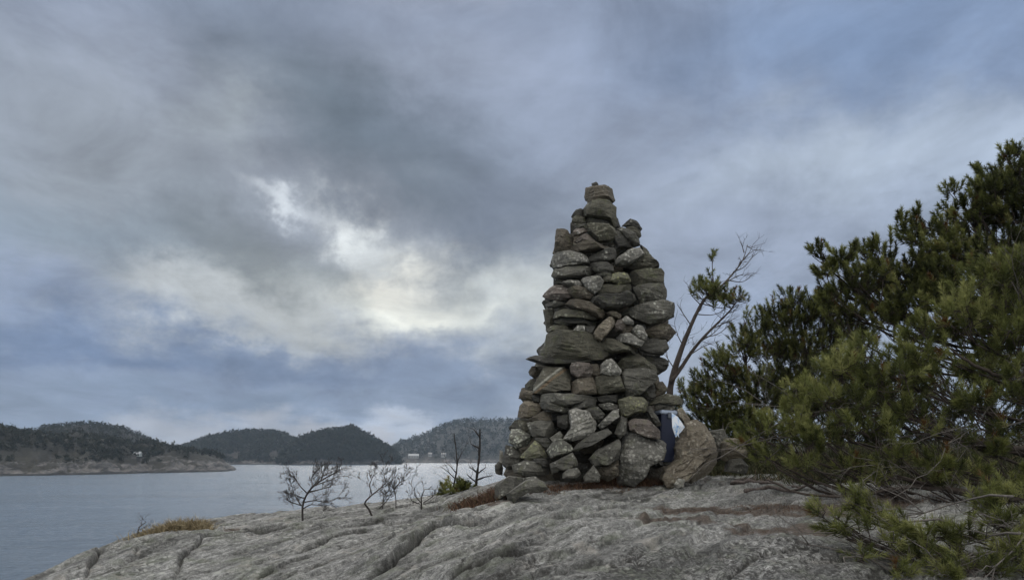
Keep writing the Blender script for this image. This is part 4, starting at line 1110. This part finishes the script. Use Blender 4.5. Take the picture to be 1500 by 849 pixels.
lob = [(1112, 492, 10.4, 30), (1138, 468, 10.4, 30), (1162, 446, 10.4, 24), (1158, 480, 10.3, 36), (1190, 470, 10.4, 30), (1130, 520, 10.3, 40), (1180, 515, 10.3, 42), (1150, 560, 10.2, 44), (1205, 560, 10.2, 44), (1152, 434, 10.4, 10), (1120, 462, 10.4, 12), (1215, 468, 10.3, 30), (1242, 492, 10.3, 40), (1200, 446, 10.3, 22), (1215, 500, 10.4, 36), (1235, 540, 10.3, 36), (1180, 600, 10.2, 44), (1230, 610, 10.2, 40)]
pine('middle pine with a stepped crown between the bushy pine and the tall dark pine', [stand(1185, 10.6), P(1185, 600, 10.6), P(1180, 520, 10.6), P(1168, 440, 10.5)], lob, r, needle_n=57, density=1.3, w=0.0075, tuft=.125, nl=.062, up=1.0, r0=.07, tintbase=.33)
# pines behind, closing the view
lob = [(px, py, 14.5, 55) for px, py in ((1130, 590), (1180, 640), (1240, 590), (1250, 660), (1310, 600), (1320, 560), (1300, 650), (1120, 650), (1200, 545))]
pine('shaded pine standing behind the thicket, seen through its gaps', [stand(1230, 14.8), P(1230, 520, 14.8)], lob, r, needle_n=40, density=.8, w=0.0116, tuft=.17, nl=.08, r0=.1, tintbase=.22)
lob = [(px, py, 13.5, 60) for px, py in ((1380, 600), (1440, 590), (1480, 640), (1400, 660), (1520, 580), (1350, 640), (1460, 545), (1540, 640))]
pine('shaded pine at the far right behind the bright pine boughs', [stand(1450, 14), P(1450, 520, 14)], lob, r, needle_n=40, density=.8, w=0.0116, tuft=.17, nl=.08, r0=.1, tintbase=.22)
# nearer, brighter pine
lob = [(1570, 420, 6.4, 60), (1620, 500, 6.4, 65), (1600, 600, 6.2, 60), (1660, 560, 6.5, 60), (1600, 680, 6.1, 50), (1580, 350, 6.5, 55), (1180, 690, 6.2, 22), (1240, 695, 6.1, 26), (1300, 702, 6.0, 26), (1360, 712, 5.9, 28), (1420, 700, 5.9, 28), (1480, 716, 5.9, 30), (1440, 550, 6.4, 50), (1320, 575, 6.5, 44), (1490, 460, 6.5, 50), (1250, 560, 6.6, 40), (1452, 425, 6.3, 52), (1492, 408, 6.3, 50), (1408, 470, 6.2, 48), (1470, 490, 6.2, 50), (1330, 530, 6.3, 48), (1268, 515, 6.4, 40), (1224, 545, 6.4, 40), (1378, 555, 6.1, 46), (1290, 570, 6.1, 50), (1232, 598, 6.2, 46), (1182, 590, 6.4, 36),
       (1150, 640, 6.3, 38), (1200, 645, 6.1, 44), (1112, 655, 6.5, 26), (1270, 640, 6.0, 46), (1336, 622, 6.0, 44), (1420, 600, 6.0, 40), (1485, 570, 6.0, 42), (1375, 680, 5.9, 34), (1100, 630, 6.6, 12), (1128, 672, 6.4, 24), (1310, 680, 5.9, 30), (1445, 660, 5.9, 36), (1350, 500, 6.3, 30), (1540, 500, 6.1, 60), (1160, 610, 6.4, 24), (1495, 640, 5.9, 30)]
limbs = [([P(1600, 700, 6.0), P(1500, 735, 5.9), P(1440, 722, 5.9), P(1380, 716, 5.95), P(1330, 712, 6.0), P(1280, 722, 6.05), P(1220, 728, 6.1), P(1165, 722, 6.2), P(1120, 700, 6.3)], .028),
         ([P(1380, 716, 5.95), P(1330, 700, 6.1), P(1260, 706, 6.2), P(1200, 690, 6.3), P(1160, 682, 6.4)], .015),
         ([P(1600, 640, 6.1), P(1460, 660, 6), P(1400, 640, 6.1), P(1350, 615, 6.2), P(1290, 605, 6.2), P(1230, 620, 6.3)], .026),
         ([P(1590, 560, 6.2), P(1480, 560, 6.2), P(1420, 530, 6.2), P(1380, 505, 6.3)], .024)]
pine('nearer pine with bright yellow green boughs hanging over the rock at right', [stand(1640, 6.4), P(1640, 600, 6.4), P(1600, 480, 6.4), P(1560, 380, 6.4)], lob, r, needle_n=88, density=1.0, w=0.0052, tuft=.125, nl=.064, up=.9, mat=NEEDLE_LIT, extra_limbs=limbs, dead=18, r0=.10, tintbase=.46)
# low boughs over the rock in the corner
lob = [(1216, 758, 4.75, 24), (1246, 742, 4.8, 28), (1292, 752, 4.75, 32), (1262, 785, 4.6, 30), (1332, 772, 4.6, 32), (1372, 792, 4.5, 34), (1402, 812, 4.4, 34), (1452, 772, 4.5, 36), (1478, 738, 4.6, 32), (1345, 822, 4.4, 24), (1424, 742, 4.7, 30), (1230, 778, 4.7, 18), (1490, 810, 4.3, 34), (1300, 802, 4.5, 22), (1440, 845, 4.2, 34), (1300, 842, 4.35, 26), (1385, 846, 4.3, 28), (1258, 818, 4.5, 20), (1494, 846, 4.2, 34), (1412, 780, 4.5, 30), (1472, 802, 4.4, 34), (1346, 794, 4.5, 26), (1500, 770, 4.5, 34)]
limbs = [([P(1640, 860, 4.3), P(1500, 838, 4.3), P(1420, 830, 4.4), P(1360, 812, 4.5), P(1300, 805, 4.6), P(1250, 778, 4.7), P(1215, 765, 4.8)], .018),
         ([P(1620, 800, 4.4), P(1500, 790, 4.5), P(1440, 792, 4.6), P(1380, 775, 4.7), P(1320, 770, 4.75), P(1280, 755, 4.8)], .014)]
pine('low sprawling pine with thin boughs over the rock in the near right corner', [stand(1720, 4.4), P(1690, 820, 4.4), P(1660, 740, 4.5)], lob, r, needle_n=74, density=1.25, w=0.0043, tuft=.115, nl=.060, mat=NEEDLE_LIT, extra_limbs=limbs, dead=16, r0=.05, tintbase=.48, up=.5, squash=.6)

# leaning half bare pine behind the cairn
YL = 9.4
t = thing('leaning_pine', 'thin half bare pine leaning right behind the cairn, one green tuft', 'tree', stand(984, YL))
TG, DG, CG = Geo(), Geo(), Geo()
def trace(G, pts, r0, r1, Y=YL, sides=6, n=16):
    p = np.array([at(a, b_, Y + (k % 3 - 1) * .03) for k, (a, b_) in enumerate(pts)])
    u = np.linspace(0, 1, len(p)); uu = np.linspace(0, 1, n)
    c = np.stack([np.interp(uu, u, p[:, i]) for i in range(3)], 1); c[1:-1] = .5 * c[1:-1] + .25 * (c[:-2] + c[2:])
    G.tube(c, np.linspace(r0, r1, n), sides); return c
g0 = stand(984, YL)
main = trace(TG, [(984, 668 - g0[2] * F / YL + 8), (978, 590), (984, 555), (990, 535), (1001, 502), (1014, 472), (1026, 446), (1038, 430), (1052, 424)], .052, .012)
sec = trace(TG, [(982, 560), (997, 540), (1012, 516), (1030, 494), (1050, 474), (1070, 455), (1080, 440)], .030, .006)
dtop = trace(DG, [(1046, 428), (1062, 414), (1074, 400), (1084, 388), (1091, 374), (1095, 358)], .016, .003)
for pts in ([(1085, 384), (1097, 372), (1103, 358)], [(1074, 398), (1090, 392), (1100, 378)], [(1066, 410), (1086, 414), (1100, 406)], [(1062, 414), (1084, 402), (1092, 404)],
            [(1090, 370), (1086, 356)], [(1094, 360), (1104, 366)], [(1010, 520), (1028, 508), (1046, 500)], [(1000, 505), (992, 490), (988, 474)], [(1012, 476), (1000, 458), (992, 446)], [(1026, 446), (1012, 432), (1008, 418)],
            [(1022, 502), (1046, 488), (1062, 470)], [(1030, 494), (1052, 490), (1076, 470)], [(988, 540), (976, 522), (974, 505)], [(1040, 482), (1060, 474), (1084, 462)], [(1030, 445), (1056, 452), (1082, 446)], [(1020, 460), (1044, 462), (1066, 452)]):
    c = trace(DG, pts, .008, .002, YL, 4, 8)
    for q in range(4):
        i = int(r.integers(2, 8)); d = unit(c[min(i, 7)] - c[i - 1] + 1e-6)
        dead_twig(DG, c[min(i, 7)], c[min(i, 7)] + unit(d + r.normal(size=3) * .5 + (0, 0, .2)) * r.uniform(.10, .22), .0028, r, 1, n=4)
for c_ in (main, sec, dtop):
    for q in range(12):
        i = int(r.integers(4, 15 if c_ is not dtop else 11)); d = unit(c_[i] - c_[i - 1])
        dead_twig(DG, c_[i], c_[i] + unit(d + r.normal(size=3) * .6 + (0, 0, .05)) * r.uniform(.10, .26) * (.6 if c_ is dtop else 1), .0035, r, 2, n=5)
shoot = trace(TG, [(1047, 424), (1044, 405), (1043, 378)], .010, .004, YL, 5, 8)
B, A = [], []
for (px, py, n, sx, sy) in ((1043, 380, 5, 3, 5), (1030, 428, 20, 13, 9), (1046, 428, 24, 14, 10), (1060, 436, 20, 12, 9), (1078, 440, 18, 11, 8), (1050, 446, 14, 13, 7), (1044, 404, 3, 3, 6), (1022, 420, 5, 5, 5)):
    for q in range(n):
        p = at(px + r.normal() * sx * .7, py + r.normal() * sy * .7, YL + r.normal() * .12); B.append(p); A.append(unit(np.array([r.normal() * .4, r.normal() * .4, .8])))
        near_ = main[np.argmin(np.linalg.norm(main - p, axis=1))]; n2 = sec[np.argmin(np.linalg.norm(sec - p, axis=1))]
        s_ = near_ if np.linalg.norm(near_ - p) < np.linalg.norm(n2 - p) else n2
        if py < 410: s_ = shoot[np.argmin(np.linalg.norm(shoot - p, axis=1))]
        TG.tube(bend(s_, p, .03, r, 4, .08), np.linspace(.005, .0025, 4), 3)
B, A = np.array(B), np.array(A)
needles(CG, B, A, np.full(len(B), .10), 66, .058, .0070, np.where(r.random(len(B)) < .1, .985, np.clip(.45 + r.normal(size=len(B)) * .18, 0, .9)), r)
TG.build('trunk', bark_mat('leaning_pine_bark', (.035, .028, .024), (.10, .08, .067)), t); DG.build('dead_branch', bark_mat('bare_twigs', (.05, .043, .038), (.13, .115, .10)), t); CG.build('crown', NEEDLE, t, shade=False, attr='tint')

# ------------------------------------------------------------------ small bushes along the crest
def dead_bush(name, label, base, Y, limbs, rad, extra, mat=DARKWOOD, cat='bush', depth=2, tl=.22):
    b0 = on_ground(*base) if Y is None else stand(base[0], Y)
    Y0 = b0[1]
    t = thing(name, label, cat, b0)
    G = Geo(); first = Geo(); root = b0 - (0, 0, .05)
    for k, pts in enumerate(limbs):
        q = [at(a, c, Y0 + r.normal() * .05) for a, c in pts]
        if k == 0: q[0] = root
        p = np.array(q); u = np.linspace(0, 1, len(p)); uu = np.linspace(0, 1, 12)
        c = np.stack([np.interp(uu, u, p[:, i]) for i in range(3)], 1); c[1:-1] = .5 * c[1:-1] + .25 * (c[:-2] + c[2:])
        rr_ = rad * (1 if k == 0 else .55)
        G = Geo()
        (first if k == 0 else G).tube(c, np.linspace(rr_, rr_ * .4, 12), 6)
        for e in range(extra):
            i = int(r.integers(3, 12)); d = unit(c[i] - c[i - 1])
            dead_twig(first if k == 0 else G, c[i], c[i] + unit(d * .8 + r.normal(size=3) * .55 + (0, 0, .25)) * tl * r.uniform(.5, 1.2), rr_ * .28, r, depth, n=5)
        if k: G.build('branch', mat, t)
    first.build('trunk', mat, t)
    return t
dead_bush('dead_bush', 'dark leafless spreading bush at left on the crest against the water', (444, 756), None,
          [[(444, 756), (442, 738), (450, 722), (458, 712), (472, 702), (498, 688)], [(442, 740), (430, 736), (420, 732)], [(450, 722), (440, 712), (433, 700)], [(446, 735), (462, 732), (480, 736), (494, 729)], [(448, 730), (436, 726), (426, 722)], [(462, 710), (480, 704), (490, 700)], [(455, 716), (468, 700), (478, 694)], [(458, 712), (456, 700), (462, 690)], [(443, 745), (455, 738), (470, 740)], [(452, 720), (470, 716), (486, 712)], [(440, 738), (430, 722), (428, 712)], [(470, 703), (474, 694), (470, 690)]], .012, 7, tl=.13, depth=3)
dead_bush('dead_shrub', 'thin leafless shrub with a stout upright stub, second along the crest', (548, 747), None,
          [[(548, 747), (540, 742), (531, 737), (545, 724), (558, 714), (566, 706)], [(580, 743), (580, 730), (577, 716), (572, 702)], [(560, 744), (562, 728), (570, 716)], [(566, 706), (562, 696), (566, 690)], [(577, 716), (586, 706), (594, 702)], [(545, 724), (541, 710), (545, 700)], [(556, 744), (566, 734), (574, 722)]], .011, 7, tl=.12, depth=3)
dead_bush('dead_shrub', 'small low leafless shrub between the stub shrub and the green pine bush', (618, 738), None,
          [[(618, 738), (617, 728), (622, 716)], [(617, 736), (608, 726), (606, 716)], [(620, 736), (632, 728), (640, 720)], [(614, 737), (604, 734), (600, 726)], [(620, 738), (628, 736), (642, 734)]], .009, 5, tl=.11)
dead_bush('dead_sapling', 'left and thinner of two bare dead sapling stems beside the cairn', (663, 724), 8.3,
          [[(663, 724), (665, 706), (670, 688), (669, 670), (668, 655), (665, 634)], [(666, 700), (656, 690), (645, 682)], [(668, 692), (660, 682), (652, 676)], [(665, 708), (656, 702), (648, 700)], [(670, 676), (674, 668), (676, 662)]], .012, 3, cat='dead tree', tl=.14, depth=1)
dead_bush('dead_sapling', 'right and thicker of two bare dead sapling stems beside the cairn', (697, 720), 8.3,
          [[(697, 720), (698, 702), (700, 684), (703, 664), (703, 645), (703, 628)], [(699, 692), (692, 686), (687, 684)], [(699, 694), (706, 688), (712, 684)], [(700, 702), (710, 698), (722, 696)], [(698, 706), (690, 700), (684, 694)], [(703, 640), (697, 632), (694, 628)], [(702, 656), (694, 652), (690, 650)]], .019, 2, cat='dead tree', tl=.14, depth=1)
dead_bush('dry_twig', 'tiny dark dry twig at the far left end of the grass clump', (200, 781), None,
          [[(200, 781), (203, 772), (214, 764)], [(203, 772), (208, 768), (205, 764)], [(202, 776), (212, 772), (218, 766)]], .008, 2, cat='twig', tl=.10, depth=1)
lob = [(656, 722, 8.15, 11), (668, 715, 8.15, 12), (680, 719, 8.1, 11), (672, 727, 8.05, 12), (690, 724, 8.15, 8), (660, 712, 8.2, 7)]
pine('knee high yellowish green pine bush at the cairn left, under the dead stems', [stand(674, 8.15), at(674, 722, 8.15), at(672, 712, 8.15)], lob, r, needle_n=68, density=1.3, w=0.0065, tuft=.075, nl=.05, r0=.012, tintbase=.55, name='pine_bush')

# ------------------------------------------------------------------ grass and heather
def blades(name, patches, mat, label, r, sides=None):
    """patches: (px, py, rx m, ry m, count, length m)."""
    G = Geo()
    for (px, py, rx, ry, n, ln) in patches:
        c = on_ground(px, py)
        q = r.normal(size=(n, 2)) * .5
        x = c[0] + q[:, 0] * rx; y = c[1] + q[:, 1] * ry
        z = np.array([zground(a, b_) for a, b_ in zip(x, y)]) - .01
        p = np.stack([x, y, z], 1)
        d = unit(np.stack([r.normal(size=n) * .5, r.normal(size=n) * .5, np.full(n, .8)], 1))
        L = (ln * r.uniform(.4, 1.2, n))[:, None]
        sd_ = unit(np.cross(d, r.normal(size=(n, 3)))) * (.0016 + .012 * ln)
        mid_ = p + d * L * .6
        tip = p + d * L + np.stack([r.normal(size=n), r.normal(size=n), -np.abs(r.normal(size=n)) * .6], 1) * L * .22
        v = np.stack([p - sd_, p + sd_, mid_ + sd_ * .7, mid_ - sd_ * .7, tip], 1)
        a = np.repeat(np.clip(r.uniform(0, 1, n), 0, 1), 5)
        i = np.arange(n)[:, None] * 5
        G.add(v.reshape(-1, 3), np.concatenate([i + 3, i + 2, i + 4], 1), np.concatenate([i, i + 1, i + 2, i + 3], 1), a)
    o = G.build(name, mat, None, tuple(on_ground(patches[0][0], patches[0][1])), False, 'tint')
    return tag(o, label, 'plants', None, 'stuff')
GRASS = tint_mat('dry_grass_blades', [(0, (.12, .095, .055)), (.5, (.25, .20, .115)), (1, (.38, .32, .20))], .8)
HEATH = tint_mat('heather_stems', [(0, (.035, .022, .017)), (.5, (.095, .052, .034)), (.85, (.17, .10, .06)), (1, (.10, .095, .045))], .85)
UNDER = tint_mat('undergrowth_blades', [(0, (.020, .024, .011)), (.5, (.050, .055, .022)), (.85, (.085, .085, .036)), (1, (.13, .09, .05))], .8)
blades('dry_grass', [(248, 778, .26, .12, 1300, .14), (275, 777, .22, .10, 1000, .14), (224, 781, .12, .08, 350, .10), (298, 779, .14, .08, 250, .08)], GRASS, 'clump of dry tan grass on the left crest of the rock', r)
blades('heather', [(712, 728, .26, .20, 1500, .12), (725, 718, .2, .15, 700, .12), (690, 732, .2, .12, 400, .08), (800, 714, .36, .10, 900, .06), (850, 711, .34, .10, 1000, .07), (885, 707, .22, .08, 900, .10), (898, 705, .1, .06, 400, .13), (950, 706, .28, .10, 1300, .09), (965, 700, .15, .12, 700, .12), (790, 719, .18, .07, 500, .05),
                  (1000, 752, .35, .06, 500, .025), (1060, 750, .4, .05, 500, .025), (1140, 744, .4, .12, 700, .035), (1120, 778, .25, .07, 350, .022), (1300, 738, .7, .35, 900, .04)], HEATH, 'reddish brown heather and dead needles around the cairn foot and rock hollows', r)
blades('undergrowth', [(1250, 682, 1.5, 1.0, 2500, .35), (1350, 682, 1.5, 1.0, 2500, .35), (1450, 682, 1.5, 1.0, 2500, .35), (1150, 682, 1.2, 1.0, 2500, .35), (1400, 690, 1.2, .6, 2000, .25), (1330, 700, 1.0, .5, 1800, .2), (1060, 690, .5, .25, 2200, .22), (1100, 688, .6, .3, 2400, .25), (1040, 694, .3, .2, 900, .16), (1160, 692, .7, .4, 2000, .22), (1230, 700, .8, .4, 1600, .2), (1020, 690, .3, .3, 900, .2), (1000, 691, .3, .3, 600, .2)], UNDER, 'dark green undergrowth beneath the pines right of the cairn', r)
fallen = Geo()
for pts in ([(1070, 706), (1100, 712), (1135, 710), (1172, 716)], [(1090, 722), (1128, 718), (1158, 722), (1190, 720)]):
    c = np.array([on_ground(a, b_) + (0, 0, .02) for a, b_ in pts])
    fallen_g = Geo(); uu = np.linspace(0, 1, 14); u = np.linspace(0, 1, len(c))
    cc = np.stack([np.interp(uu, u, c[:, i]) for i in range(3)], 1); fallen_g.tube(cc + r.normal(size=cc.shape) * .006, np.linspace(.022, .010, 14), 6)
    o = fallen_g.build('fallen_branch', bark_mat('fallen_bark', (.05, .04, .036), (.16, .13, .115)), None, tuple(c[0]))
    tag(o, 'bare branch lying on the rock right of the boulder, ' + ('farther of two' if pts[0][0] == 1070 else 'nearer of two'), 'branch')

# ------------------------------------------------------------------ sea air
m = bpy.data.materials.new('sea_air'); m.use_nodes = True
nt = m.node_tree; nt.nodes.clear()
mo = nt.nodes.new('ShaderNodeOutputMaterial'); pv = nt.nodes.new('ShaderNodeVolumePrincipled')
pv.inputs['Color'].default_value = (.66, .82, 1.0, 1)
pv.inputs['Density'].default_value = .00014
pv.inputs['Anisotropy'].default_value = 0.0
nt.links.new(pv.outputs[0], mo.inputs['Volume'])
G = Geo(); G.box((-3050, -450, -16), (3050, 4250, 105))
hz = G.build('haze', m, None, None, False); tag(hz, kind='stuff', label='thin sea air between the headland and the far hills', cat='haze')
